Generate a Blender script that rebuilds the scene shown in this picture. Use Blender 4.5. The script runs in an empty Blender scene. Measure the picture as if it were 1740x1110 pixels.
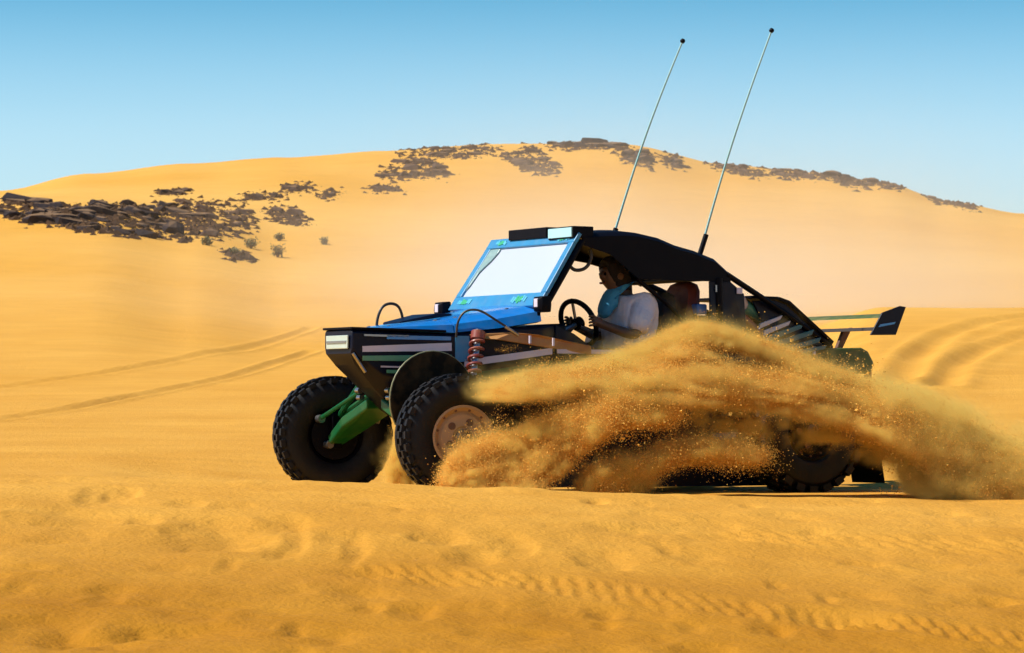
import bpy, bmesh, math, random
import numpy as np
from mathutils import Vector, Matrix
R_ = math.radians
random.seed(7); rng = np.random.default_rng(11)
sc = bpy.context.scene
col = sc.collection

# ------------------------------------------------------------------ camera
CAM_H = 0.58; FPX = 5500.0; HOR = 700.0
PITCH = math.atan((HOR - 555.0) / FPX)
cam_d = bpy.data.cameras.new('camera'); cam = bpy.data.objects.new('camera', cam_d); col.objects.link(cam)
cam.location = (0, 0, CAM_H); cam.rotation_euler = (R_(90) + PITCH, 0, 0)
cam_d.sensor_width = 36.0; cam_d.lens = 36.0 * FPX / 1740.0
cam_d.clip_start = 0.1; cam_d.clip_end = 20000
cam_d.dof.use_dof = True; cam_d.dof.focus_distance = 22.3; cam_d.dof.aperture_fstop = 11.0
sc.camera = cam

# ------------------------------------------------------------------ sky, sun, exposure
SUN = Vector((-0.62, -0.09, 0.78)).normalized()
SUN_EL = math.asin(SUN.z); SUN_AZ = math.atan2(SUN.x, SUN.y)
w = bpy.data.worlds.new('World'); sc.world = w; w.use_nodes = True
nt = w.node_tree; N = nt.nodes; L = nt.links
for n in list(N): N.remove(n)
out = N.new('ShaderNodeOutputWorld'); bg = N.new('ShaderNodeBackground'); bg.inputs[1].default_value = 0.1
sky = N.new('ShaderNodeTexSky'); sky.sky_type = 'NISHITA'; sky.sun_disc = False
sky.sun_elevation = SUN_EL; sky.sun_rotation = SUN_AZ; sky.dust_density = 0.6; sky.air_density = 1.0; sky.ozone_density = 2.0
tc = N.new('ShaderNodeTexCoord'); sx = N.new('ShaderNodeSeparateXYZ'); L.new(tc.outputs['Generated'], sx.inputs[0])
# the sky deepens from a pale rim to saturated blue over the first degrees above the horizon
mr = N.new('ShaderNodeMapRange'); mr.inputs[1].default_value = 0.0; mr.inputs[2].default_value = 0.2
L.new(sx.outputs['Z'], mr.inputs[0])
rp = N.new('ShaderNodeValToRGB'); rp.color_ramp.interpolation = 'B_SPLINE'
els = rp.color_ramp.elements
SKY_RAMP = [(0.0, (1.18, 1.38, 1.54)), (0.34, (1.18, 1.38, 1.54)), (0.47, (1.14, 1.40, 1.52)), (0.66, (0.31, 0.93, 1.17)), (1.0, (0.08, 0.42, 0.66))]     # quarter values go in the ramp, which stops at 1
els[0].position = 0; els[1].position = 1.0
for p, c in SKY_RAMP[1:-1]: els.new(p)
for e, (p, c) in zip(sorted(els, key=lambda e: e.position), SKY_RAMP): e.position = p; e.color = (*(q / 4 for q in c), 1)
L.new(mr.outputs[0], rp.inputs[0])
mx = N.new('ShaderNodeMix'); mx.data_type = 'RGBA'; mx.blend_type = 'MULTIPLY'; mx.inputs[0].default_value = 1.0
L.new(sky.outputs[0], mx.inputs[6]); L.new(rp.outputs[0], mx.inputs[7])
vs = N.new('ShaderNodeVectorMath'); vs.operation = 'SCALE'; vs.inputs['Scale'].default_value = 4.0; L.new(mx.outputs[2], vs.inputs[0]); L.new(vs.outputs[0], bg.inputs[0]); L.new(bg.outputs[0], out.inputs[0])

sd = bpy.data.lights.new('sun', 'SUN'); sd.energy = 5.0; sd.angle = R_(0.53); sd.color = (1.0, 0.95, 0.86)
so = bpy.data.objects.new('sun', sd); col.objects.link(so); so.location = (-20, 0, 30)
so.rotation_euler = SUN.to_track_quat('Z', 'Y').to_euler()
sc.view_settings.view_transform = 'Standard'; sc.view_settings.look = 'None'
sc.view_settings.exposure = 0.12; sc.view_settings.gamma = 1.0; sc.view_settings.use_curve_mapping = False
sc.render.engine = 'CYCLES'
sc.cycles.use_denoising = True
sc.cycles.use_adaptive_sampling = True; sc.cycles.adaptive_threshold = 0.025; sc.cycles.adaptive_min_samples = 16
sc.cycles.max_bounces = 12; sc.cycles.diffuse_bounces = 4

# ------------------------------------------------------------------ helpers
def mat(name, c, rough=0.6, metal=0.0, c2=None, nscale=6.0, bump=0.0, bscale=60.0, dust=0.0, spec=0.5, coat=0.0, dust_col=(0.62, 0.36, 0.12)):
    m = bpy.data.materials.new(name); m.use_nodes = True
    t = m.node_tree; b = t.nodes['Principled BSDF']
    b.inputs['Roughness'].default_value = rough; b.inputs['Metallic'].default_value = metal
    b.inputs['Specular IOR Level'].default_value = spec; b.inputs['Coat Weight'].default_value = coat
    co = t.nodes.new('ShaderNodeTexCoord')
    no = t.nodes.new('ShaderNodeTexNoise'); no.inputs['Scale'].default_value = nscale; no.inputs['Detail'].default_value = 6
    t.links.new(co.outputs['Object'], no.inputs['Vector'])
    mix = t.nodes.new('ShaderNodeMix'); mix.data_type = 'RGBA'
    c2 = c2 or tuple(x * 0.78 for x in c)
    mix.inputs[6].default_value = (*c, 1); mix.inputs[7].default_value = (*c2, 1)
    t.links.new(no.outputs[0], mix.inputs[0]); last = mix.outputs[2]
    if dust > 0:
        n2 = t.nodes.new('ShaderNodeTexNoise'); n2.inputs['Scale'].default_value = nscale * 1.7; n2.inputs['Detail'].default_value = 8
        t.links.new(co.outputs['Object'], n2.inputs['Vector'])
        r2 = t.nodes.new('ShaderNodeMapRange'); r2.inputs[1].default_value = 0.42; r2.inputs[2].default_value = 0.8; r2.inputs[4].default_value = dust
        t.links.new(n2.outputs[0], r2.inputs[0])
        m2 = t.nodes.new('ShaderNodeMix'); m2.data_type = 'RGBA'; m2.inputs[7].default_value = (*dust_col, 1)
        t.links.new(r2.outputs[0], m2.inputs[0]); t.links.new(last, m2.inputs[6]); last = m2.outputs[2]
    t.links.new(last, b.inputs['Base Color'])
    if bump > 0:
        n3 = t.nodes.new('ShaderNodeTexNoise'); n3.inputs['Scale'].default_value = bscale; n3.inputs['Detail'].default_value = 5
        t.links.new(co.outputs['Object'], n3.inputs['Vector'])
        bp = t.nodes.new('ShaderNodeBump'); bp.inputs['Strength'].default_value = 0.6; bp.inputs['Distance'].default_value = bump
        t.links.new(n3.outputs[0], bp.inputs['Height']); t.links.new(bp.outputs[0], b.inputs['Normal'])
    return m

class MB:
    """collects shapes; build() links them as one mesh object"""
    def __init__(s): s.v = []; s.f = []
    def add(s, v, f):
        o = len(s.v); s.v += [tuple(p) for p in v]; s.f += [tuple(i + o for i in q) for q in f]; return s
    def hexa(s, p):   # 8 points: bottom loop 0-3, top loop 4-7
        return s.add(p, [(3, 2, 1, 0), (4, 5, 6, 7), (0, 1, 5, 4), (1, 2, 6, 5), (2, 3, 7, 6), (3, 0, 4, 7)])
    def box(s, c, d, rot=None):
        x, y, z = (k / 2 for k in d)
        p = [Vector(q) for q in ((-x, -y, -z), (x, -y, -z), (x, y, -z), (-x, y, -z), (-x, -y, z), (x, -y, z), (x, y, z), (-x, y, z))]
        if rot is not None: p = [rot @ q for q in p]
        return s.hexa([q + Vector(c) for q in p])
    def prism(s, poly, off):   # closed 3-D polygon pushed along off
        n = len(poly); a = [Vector(p) for p in poly]; b = [p + Vector(off) for p in a]
        return s.add(a + b, [tuple(range(n - 1, -1, -1)), tuple(range(n, 2 * n))] + [(i, (i + 1) % n, n + (i + 1) % n, n + i) for i in range(n)])
    def loft(s, secs, caps=True, closed=True):
        n = len(secs[0]); v = [p for q in secs for p in q]; f = []
        for k in range(len(secs) - 1):
            for i in range(n if closed else n - 1):
                j = (i + 1) % n; f.append((k * n + i, k * n + j, (k + 1) * n + j, (k + 1) * n + i))
        if caps and closed: f += [tuple(range(n - 1, -1, -1)), tuple((len(secs) - 1) * n + i for i in range(n))]
        return s.add(v, f)
    def tube(s, pts, r, n=8, smooth=0):
        P = [Vector(p) for p in pts]
        for _ in range(smooth):
            Q = [P[0]]
            for a, b in zip(P, P[1:]): Q += [a * .75 + b * .25, a * .25 + b * .75]
            P = Q + [P[-1]]
        rs = r if isinstance(r, (list, tuple)) else [r] * len(P)
        if len(rs) != len(P): rs = list(np.interp(np.linspace(0, 1, len(P)), np.linspace(0, 1, len(rs)), rs))
        secs = []; up = None
        for i, p in enumerate(P):
            t = (P[min(i + 1, len(P) - 1)] - P[max(i - 1, 0)]).normalized()
            if up is None: up = t.orthogonal().normalized()
            up = (up - t * up.dot(t)).normalized(); sd_ = t.cross(up)
            secs.append([p + (up * math.cos(a) + sd_ * math.sin(a)) * rs[i] for a in (2 * math.pi * k / n for k in range(n))])
        return s.loft(secs)
    def lathe(s, prof, c=(0, 0, 0), n=48, closed=False):   # profile of (radius, y) turned about the local Y axis
        secs = []
        for k in range(n):
            a = 2 * math.pi * k / n; secs.append([(c[0] + r * math.cos(a), c[1] + y, c[2] + r * math.sin(a)) for r, y in prof])
        m = len(prof); v = [p for q in secs for p in q]; f = []
        for k in range(n):
            k2 = (k + 1) % n
            for i in range(m if closed else m - 1):
                j = (i + 1) % m; f.append((k * m + i, k2 * m + i, k2 * m + j, k * m + j))
        return s.add(v, f)
    def build(s, name, material, parent=None, smooth=False, bevel=0.0, angle=40):
        me = bpy.data.meshes.new(name); me.from_pydata(s.v, [], s.f)
        bm = bmesh.new(); bm.from_mesh(me); bmesh.ops.recalc_face_normals(bm, faces=bm.faces); bm.to_mesh(me); bm.free()
        me.materials.append(material)
        o = bpy.data.objects.new(name, me); col.objects.link(o)
        if parent is not None: o.parent = parent
        if smooth:
            for p in me.polygons: p.use_smooth = True
            try: me.set_sharp_from_angle(angle=R_(angle))
            except Exception: pass
        if bevel > 0:
            b = o.modifiers.new('bevel', 'BEVEL'); b.width = bevel; b.segments = 2; b.limit_method = 'ANGLE'; b.angle_limit = R_(35)
        return o

def tag(o, label=None, cat=None, group=None, kind=None):
    if label: o['label'] = label
    if cat: o['category'] = cat
    if group: o['group'] = group
    if kind: o['kind'] = kind
    return o

def hash01(ix, iy, iz, seed):
    h = (ix.astype(np.int64) * 374761393 + iy.astype(np.int64) * 668265263 + iz.astype(np.int64) * 2147483647 + seed * 974711) & 0xffffffff
    h = ((h ^ (h >> 13)) * 1274126177) & 0xffffffff
    h = ((h ^ (h >> 16)) * 2246822519) & 0xffffffff
    return ((h ^ (h >> 15)) & 0xffffff) / 16777215.0

def noise3(x, y, z, seed=0):   # smooth value noise, -1..1
    x, y, z = np.broadcast_arrays(np.asarray(x, float), np.asarray(y, float), np.asarray(z, float))
    ix, iy, iz = np.floor(x), np.floor(y), np.floor(z); fx, fy, fz = x - ix, y - iy, z - iz
    u, v, t = (q * q * q * (q * (q * 6 - 15) + 10) for q in (fx, fy, fz)); r = 0
    for a in (0, 1):
        for b in (0, 1):
            for c in (0, 1):
                r = r + hash01(ix + a, iy + b, iz + c, seed) * (u if a else 1 - u) * (v if b else 1 - v) * (t if c else 1 - t)
    return r * 2 - 1

def fbm(x, y, z, seed=0, oct=4, gain=0.5):
    s = 0; a = 1; tot = 0
    for k in range(oct):
        s = s + a * noise3(x * 2 ** k, y * 2 ** k, z * 2 ** k, seed + k * 17); tot += a; a *= gain
    return s / tot

# ------------------------------------------------------------------ materials
M = {}
def sand_material(name='sand'):
    m = bpy.data.materials.new(name); m.use_nodes = True; t = m.node_tree; b = t.nodes['Principled BSDF']
    b.inputs['Roughness'].default_value = 0.9; b.inputs['Specular IOR Level'].default_value = 0.15
    co = t.nodes.new('ShaderNodeTexCoord'); sp = t.nodes.new('ShaderNodeSeparateXYZ'); t.links.new(co.outputs['Object'], sp.inputs[0])
    def noise(scale, detail=5, vec=None, rough=0.55):
        n = t.nodes.new('ShaderNodeTexNoise'); n.inputs['Scale'].default_value = scale; n.inputs['Detail'].default_value = detail; n.inputs['Roughness'].default_value = rough
        t.links.new(vec or co.outputs['Object'], n.inputs['Vector']); return n.outputs[0]
    def rng_(v, a, b_, c, d):
        r = t.nodes.new('ShaderNodeMapRange'); r.inputs[1].default_value = a; r.inputs[2].default_value = b_; r.inputs[3].default_value = c; r.inputs[4].default_value = d
        t.links.new(v, r.inputs[0]); return r.outputs[0]
    def mixc(f, a, c):
        x = t.nodes.new('ShaderNodeMix'); x.data_type = 'RGBA'
        for s_, v in ((0, f), (6, a), (7, c)):
            if isinstance(v, tuple): x.inputs[s_].default_value = (*v, 1)
            elif isinstance(v, float): x.inputs[s_].default_value = v
            else: t.links.new(v, x.inputs[s_])
        return x.outputs[2]
    def math_(op, a, c):
        x = t.nodes.new('ShaderNodeMath'); x.operation = op
        for k, v in enumerate((a, c)):
            if isinstance(v, float): x.inputs[k].default_value = v
            else: t.links.new(v, x.inputs[k])
        return x.outputs[0]
    near = mixc(rng_(noise(0.55), 0.35, 0.65, 0.0, 1.0), (0.65, 0.30, 0.036), (0.73, 0.365, 0.056))
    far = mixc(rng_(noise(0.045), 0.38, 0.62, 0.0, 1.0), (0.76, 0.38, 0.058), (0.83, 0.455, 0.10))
    bank = mixc(rng_(noise(1.1), 0.35, 0.65, 0.0, 1.0), (0.43, 0.172, 0.007), (0.51, 0.218, 0.013))     # vignette and slope shade painted into the front bank's deeper sand colour
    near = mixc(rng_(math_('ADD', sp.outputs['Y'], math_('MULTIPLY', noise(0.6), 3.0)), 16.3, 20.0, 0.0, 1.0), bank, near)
    # sand colour turns paler towards the far dunes
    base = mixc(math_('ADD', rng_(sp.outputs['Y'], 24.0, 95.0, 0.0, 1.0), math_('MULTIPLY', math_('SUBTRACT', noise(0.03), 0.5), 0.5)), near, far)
    st = t.nodes.new('ShaderNodeMapping'); st.inputs['Scale'].default_value = (0.35, 2.2, 1.0); t.links.new(co.outputs['Object'], st.inputs[0])
    base = mixc(rng_(noise(1.6, 8, st.outputs[0], 0.65), 0.38, 0.75, 0.0, 0.30), base, (0.44, 0.185, 0.020))
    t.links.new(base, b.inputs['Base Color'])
    h = math_('ADD', math_('MULTIPLY', noise(9.0, 6), 0.022), math_('MULTIPLY', noise(30.0, 5), 0.022))
    bp = t.nodes.new('ShaderNodeBump'); bp.inputs['Strength'].default_value = 0.55; bp.inputs['Distance'].default_value = 1.0
    t.links.new(h, bp.inputs['Height']); t.links.new(bp.outputs[0], b.inputs['Normal'])
    return m
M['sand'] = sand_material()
M['grain'] = mat('flying_sand', (0.90, 0.52, 0.115), 0.9, c2=(0.82, 0.44, 0.08), spec=0.05)
M['rock'] = mat('dark_rock', (0.050, 0.036, 0.038), 0.9, c2=(0.010, 0.009, 0.014), spec=0.15, nscale=2.2, bump=0.05, bscale=7, dust=0.10, dust_col=(0.40, 0.25, 0.14))
M['rock2'] = mat('brown_rock', (0.12, 0.070, 0.052), 0.9, c2=(0.030, 0.019, 0.019), spec=0.15, nscale=2.6, bump=0.05, bscale=7, dust=0.22, dust_col=(0.45, 0.27, 0.13))
M['rubble'] = mat('rubble_stone', (0.15, 0.078, 0.036), 0.9, c2=(0.018, 0.012, 0.012), spec=0.1, nscale=0.9)
M['shrub'] = mat('dry_shrub', (0.20, 0.165, 0.055), 0.8, c2=(0.12, 0.11, 0.035))
M['navy'] = mat('navy_paint', (0.003, 0.005, 0.018), 0.4, c2=(0.004, 0.007, 0.024), dust=0.006, spec=0.22)
M['black'] = mat('black_paint', (0.0018, 0.0018, 0.006), 0.5, dust=0.004, spec=0.12)
M['blue'] = mat('blue_paint', (0.010, 0.25, 0.72), 0.16, c2=(0.006, 0.15, 0.55), coat=0.5, dust=0.16, nscale=5, dust_col=(0.40, 0.34, 0.28))
M['frame_blue'] = mat('frame_blue_paint', (0.040, 0.30, 0.55), 0.42, c2=(0.022, 0.21, 0.46), coat=0.15, dust=0.10, nscale=9)
M['screen'] = mat('white_screen_glare', (0.60, 0.65, 0.74), 0.22, c2=(0.57, 0.62, 0.72), nscale=1.5, coat=0.5)  # windshield glare painted in as a near-white base colour
M['frost'] = mat('frosted_gusset', (0.16, 0.30, 0.30), 0.3, c2=(0.42, 0.55, 0.52), nscale=40)
M['lime'] = mat('green_decal', (0.02, 0.42, 0.12), 0.4, c2=(0.10, 0.50, 0.30), nscale=30)
M['aqua'] = mat('pale_aqua_decal', (0.16, 0.55, 0.66), 0.4, c2=(0.05, 0.40, 0.62), nscale=20)
M['cyan'] = mat('sky_reflection_lens', (0.55, 0.86, 0.86), 0.15, c2=(0.45, 0.82, 0.84), coat=0.5)  # the sky's reflection is put into this pale cyan colour
M['lavender'] = mat('lavender_stripe', (0.80, 0.72, 0.82), 0.4, c2=(0.74, 0.66, 0.78), dust=0.12)
M['green_stripe'] = mat('green_stripe', (0.09, 0.34, 0.19), 0.4, c2=(0.13, 0.36, 0.22), dust=0.12)
M['teal'] = mat('teal_slat', (0.030, 0.17, 0.175), 0.4, c2=(0.02, 0.11, 0.15), dust=0.10)
M['white_slat'] = mat('white_slat', (0.72, 0.66, 0.74), 0.4, dust=0.2)
M['green'] = mat('green_paint', (0.005, 0.125, 0.038), 0.4, c2=(0.005, 0.08, 0.026), dust=0.05, spec=0.3)
M['olive'] = mat('olive_green_box', (0.085, 0.125, 0.025), 0.5, c2=(0.06, 0.10, 0.02), dust=0.3)
M['rubber'] = mat('tyre_rubber', (0.006, 0.006, 0.009), 0.6, bump=0.004, bscale=50, dust=0.015, spec=0.35)
M['rim'] = mat('tan_rim', (0.47, 0.32, 0.18), 0.5, c2=(0.38, 0.25, 0.14), nscale=9, dust=0.3)
M['rim_dark'] = mat('rim_dark', (0.16, 0.08, 0.05), 0.6)
M['hub'] = mat('hub_steel', (0.20, 0.17, 0.14), 0.4, metal=0.6, dust=0.3)
M['coil'] = mat('red_coil', (0.30, 0.050, 0.042), 0.4, dust=0.35)
M['steel'] = mat('steel', (0.45, 0.45, 0.47), 0.3, metal=0.9, dust=0.15)
M['hose'] = mat('dark_hose', (0.02, 0.02, 0.022), 0.5, dust=0.2)
M['copper'] = mat('copper_brown_pod', (0.56, 0.25, 0.075), 0.5, c2=(0.42, 0.17, 0.05), dust=0.6)
M['guard'] = mat('smoked_guard', (0.014, 0.012, 0.008), 0.75, c2=(0.008, 0.008, 0.007), dust=0.12, spec=0.1)
M['guard_edge'] = mat('guard_edge', (0.25, 0.24, 0.12), 0.4)
M['lamp'] = mat('lamp_lens', (0.62, 0.72, 0.62), 0.12, coat=0.6)
M['cream'] = mat('cream_wing', (0.66, 0.52, 0.30), 0.5, dust=0.4)
M['wing_edge'] = mat('wing_edge_brown', (0.05, 0.03, 0.015), 0.5)
M['rust'] = mat('rust_strut', (0.15, 0.06, 0.03), 0.6, dust=0.3)
M['seat'] = mat('maroon_seat', (0.20, 0.035, 0.016), 0.7, c2=(0.15, 0.024, 0.012), dust=0.15)
M['seat_dark'] = mat('black_seat', (0.02, 0.012, 0.016), 0.7)
M['mint'] = mat('mint_engine', (0.10, 0.36, 0.27), 0.45, dust=0.2)
M['engine'] = mat('engine_dark', (0.05, 0.022, 0.02), 0.5, dust=0.25)
M['bluebox'] = mat('blue_box', (0.03, 0.16, 0.50), 0.4)
M['skin'] = mat('skin', (0.15, 0.075, 0.042), 0.55, c2=(0.11, 0.055, 0.032))
M['shirt'] = mat('white_shirt', (0.82, 0.77, 0.82), 0.85, c2=(0.72, 0.66, 0.72), bump=0.10, bscale=6)
M['scarf'] = mat('blue_scarf', (0.09, 0.42, 0.64), 0.85, c2=(0.05, 0.30, 0.52), bump=0.02, bscale=25)
M['wrap'] = mat('dark_head_wrap', (0.010, 0.007, 0.008), 0.85, c2=(0.022, 0.013, 0.010), bump=0.02, bscale=30)
M['trousers'] = mat('dark_trousers', (0.03, 0.03, 0.04), 0.85)
M['antenna'] = mat('whip_fibreglass', (0.34, 0.60, 0.58), 0.4)

# ------------------------------------------------------------------ ground: one sheet of dunes to the horizon
PXC = np.array([-2600, -1200, -400, 0, 150, 320, 480, 650, 850, 1050, 1250, 1380, 1500, 1620, 1740, 2100, 3000, 4400], float)
DD = np.array([5, 8, 12, 16, 19.5, 20.6, 22, 24.5, 28, 34, 42, 52, 62, 72, 84, 100, 116, 128, 138, 152, 168, 184, 200, 225, 270], float)
crest = np.interp(PXC, [-2600, -1200, -400, 0, 40, 150, 300, 480, 640, 760, 900, 1050, 1160, 1290, 1400, 1500, 1560, 1660, 1740, 2100, 3000, 4400],
                  [520, 430, 370, 326, 318, 296, 279, 268, 258, 251, 244, 246, 276, 284, 296, 310, 326, 354, 362, 420, 470, 540])
ridge = 803 + PXC.clip(-600, 2600) * (55 / 1740.0)
ZT = np.zeros((len(DD), len(PXC)))
for j, px in enumerate(PXC):
    lf = float(np.clip((480 - px) / 330.0, 0, 1)); rt = float(np.clip((px - 1300) / 150.0, 0, 1))
    yim = {28: 770 - 6 * lf, 34: 728, 42: 684, 52: 640, 62: 602, 72: 568, 84: 534, 100: 492, 116: 444, 128: 408, 138: 380, 152: 340, 168: 297}
    if rt > 0:     # a nearer shoulder of sand on the right
        for d, y in {42: 650, 52: 575, 62: 523, 72: 528, 84: 524, 100: 490}.items(): yim[d] = yim[d] * (1 - rt) + y * rt
    if lf > 0:     # a fold and the rock ledge on the left
        for d, y in {62: 572, 72: 528, 84: 492, 100: 455, 116: 398, 128: 350, 138: 342, 152: 338, 168: 312}.items(): yim[d] = yim[d] * (1 - lf) + y * lf
    cr = crest[j]
    side = float(np.clip((cr - 300) / 200.0, 0, 1))
    for i, d in enumerate(DD):
        if d <= 16: z = {5: -1.02, 8: -0.92, 12: -0.60, 16: -0.235}[int(d)] + (CAM_H - (ridge[j] - 700) * 19.5 / FPX - 0.13) * {5: .2, 8: .3, 12: .55, 16: .85}[int(d)]
        elif d == 19.5: z = CAM_H - (ridge[j] - 700) * 19.5 / FPX
        elif d == 20.6: z = CAM_H - (ridge[j] + 8 - 700) * 20.6 / FPX - 0.05
        elif d in (22, 24.5): z = 0.0 + 0.13 * float(np.clip((430 - px) / 250.0, 0, 1)) - 0.02 * (px > 1500)
        else:
            if d <= 168: y = yim[int(d)]
            elif d == 184: y = cr
            elif d == 200: y = cr + 3
            elif d == 225: y = cr + 25
            else: y = cr + 90
            if d > 84: y = y + (cr - 250 - (50 if lf else 0)) * 0.6 * (d - 84) / 100.0 * (1 if d < 184 else 0) * (0 if (0 <= px <= 480) else 1)
            y = max(y, cr + (4 if d < 184 else 0))
            z = CAM_H + (700 - y) * d / FPX
        ZT[i, j] = z

def cubic_w(knots, q):
    i = np.clip(np.searchsorted(knots, q, 'right') - 1, 0, len(knots) - 2)
    t = np.clip((q - knots[i]) / (knots[i + 1] - knots[i]), 0, 1)
    return i, t
def hermite(tab, knots, i, t, axis0=True):
    # monotone-limited cubic along the first axis
    h = np.diff(knots)[:, None]; dl = np.diff(tab, axis=0) / h
    m = np.zeros_like(tab); m[1:-1] = np.where(dl[:-1] * dl[1:] > 0, 2 * dl[:-1] * dl[1:] / (dl[:-1] + dl[1:] + 1e-12), 0); m[0] = dl[0]; m[-1] = dl[-1]
    return m
MT = hermite(ZT, DD, None, None)
def ground_z(x, y):
    x = np.asarray(x, float); y = np.asarray(y, float)
    d = np.clip(y, DD[0], DD[-1]); px = 870 + FPX * x / np.maximum(d, 5.0)
    j, u = cubic_w(PXC, np.clip(px, PXC[0], PXC[-1])); u = u * u * (3 - 2 * u)
    i, t = cubic_w(DD, d); h = DD[i + 1] - DD[i]
    h00 = 2 * t ** 3 - 3 * t ** 2 + 1; h10 = t ** 3 - 2 * t ** 2 + t; h01 = -2 * t ** 3 + 3 * t ** 2; h11 = t ** 3 - t ** 2
    def colz(jj): return h00 * ZT[i, jj] + h10 * h * MT[i, jj] + h01 * ZT[i + 1, jj] + h11 * h * MT[i + 1, jj]
    z = colz(j) * (1 - u) + colz(j + 1) * u
    far = np.clip((y - 270) / 500.0, 0, 1); z = z * (1 - far * far * (3 - 2 * far)) + (-1.0) * far
    return z

def pix_ray(px, py):
    f = np.array([0, math.cos(PITCH), math.sin(PITCH)]); u = np.array([0, -math.sin(PITCH), math.cos(PITCH)])
    v = f + np.array([1.0, 0, 0]) * ((px - 870) / FPX) + u * ((555 - py) / FPX); return v / v[1]
DS = np.concatenate([np.arange(6, 40, 0.05), np.arange(40, 260, 0.25)])
def on_ground(px, py, dmin=6.0):
    v = pix_ray(px, py); D = DS[DS >= dmin]; zz = CAM_H + v[2] * D; g = ground_z(v[0] * D, D)
    k = np.nonzero(g >= zz)[0]; k = k[0] if len(k) else int(np.argmin(zz - g))
    return np.array([v[0] * D[k], D[k], g[k]])

def seg_coord(x, y, pts):     # distance across and along a polyline
    best = np.full(x.shape, 1e9); along = np.zeros(x.shape); s = 0.0
    for a, b in zip(pts, pts[1:]):
        a = np.asarray(a[:2]); b = np.asarray(b[:2]); ab = b - a; ln = np.linalg.norm(ab)
        if ln < 1e-6: continue
        t = ((x - a[0]) * ab[0] + (y - a[1]) * ab[1]) / ln ** 2; tc_ = np.clip(t, 0, 1)
        dx = x - (a[0] + tc_ * ab[0]); dy = y - (a[1] + tc_ * ab[1]); d = np.hypot(dx, dy)
        sg = np.sign(ab[0] * dy - ab[1] * dx); k = d < np.abs(best)
        best = np.where(k, d * np.where(sg == 0, 1, sg), best); along = np.where(k, s + tc_ * ln, along); s += ln
    return best, along

TRACKS = [  # pixel polyline, half width, depth, tread pitch
    ([(560, 968), (700, 978), (900, 990), (1100, 1015), (1300, 1038), (1460, 1058)], 0.24, 0.017, 0.105),
    ([(1180, 905), (1380, 913), (1500, 918), (1620, 926), (1760, 934)], 0.24, 0.016, 0.125),
    ([(1380, 1062), (1500, 1058), (1600, 1068), (1760, 1088)], 0.24, 0.017, 0.105),
]
FAR_TRACKS = [
    ([(-60, 668), (100, 648), (250, 624), (400, 596), (530, 560)], 0.13, 0.045),
    ([(-60, 722), (120, 696), (250, 672), (400, 640), (530, 598)], 0.12, 0.045),
    ([(1530, 650), (1560, 605), (1610, 570), (1680, 548), (1780, 534)], 0.20, 0.075),
    ([(1600, 660), (1625, 622), (1680, 590), (1780, 560)], 0.18, 0.07),
]
DIVOTS = [(160, 838, .10, .22, .03), (205, 836, .08, .20, .03), (110, 876, .30, .16, .03), (355, 905, .26, .30, .055), (478, 888, .14, .14, .03), (800, 945, .12, .22, .03),
          (1020, 955, .14, .2, .03), (545, 1076, .16, .14, .03), (700, 1034, .10, .2, .03), (60, 1070, .2, .2, .03), (140, 1082, .2, .16, .03), (1020, 1040, .07, .12, .03), (870, 928, .1, .2, .025),
          (620, 1006, .16, .12, .02), (500, 920, .06, .3, .02), (600, 935, .06, .3, .02), (1110, 890, .16, .3, .025), (1400, 1046, .2, .16, .035), (870, 1076, .2, .1, .025), (320, 1070, .2, .12, .025)]
tracks_w = [([on_ground(*p) for p in P], hw, dp, pt) for P, hw, dp, pt in TRACKS]
far_w = [([on_ground(*p, dmin=24.0) for p in P], hw, dp) for P, hw, dp in FAR_TRACKS]
_r = random.Random(5)
DIVOTS += [(_r.uniform(-40, 1780), 850 + 270 * _r.random() ** 1.2, _r.uniform(.04, .17), _r.uniform(.05, .14), _r.uniform(.007, .021)) for _ in range(105)]
div_w = [(on_ground(a, b), c, d, e) for a, b, c, d, e in DIVOTS]

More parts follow.
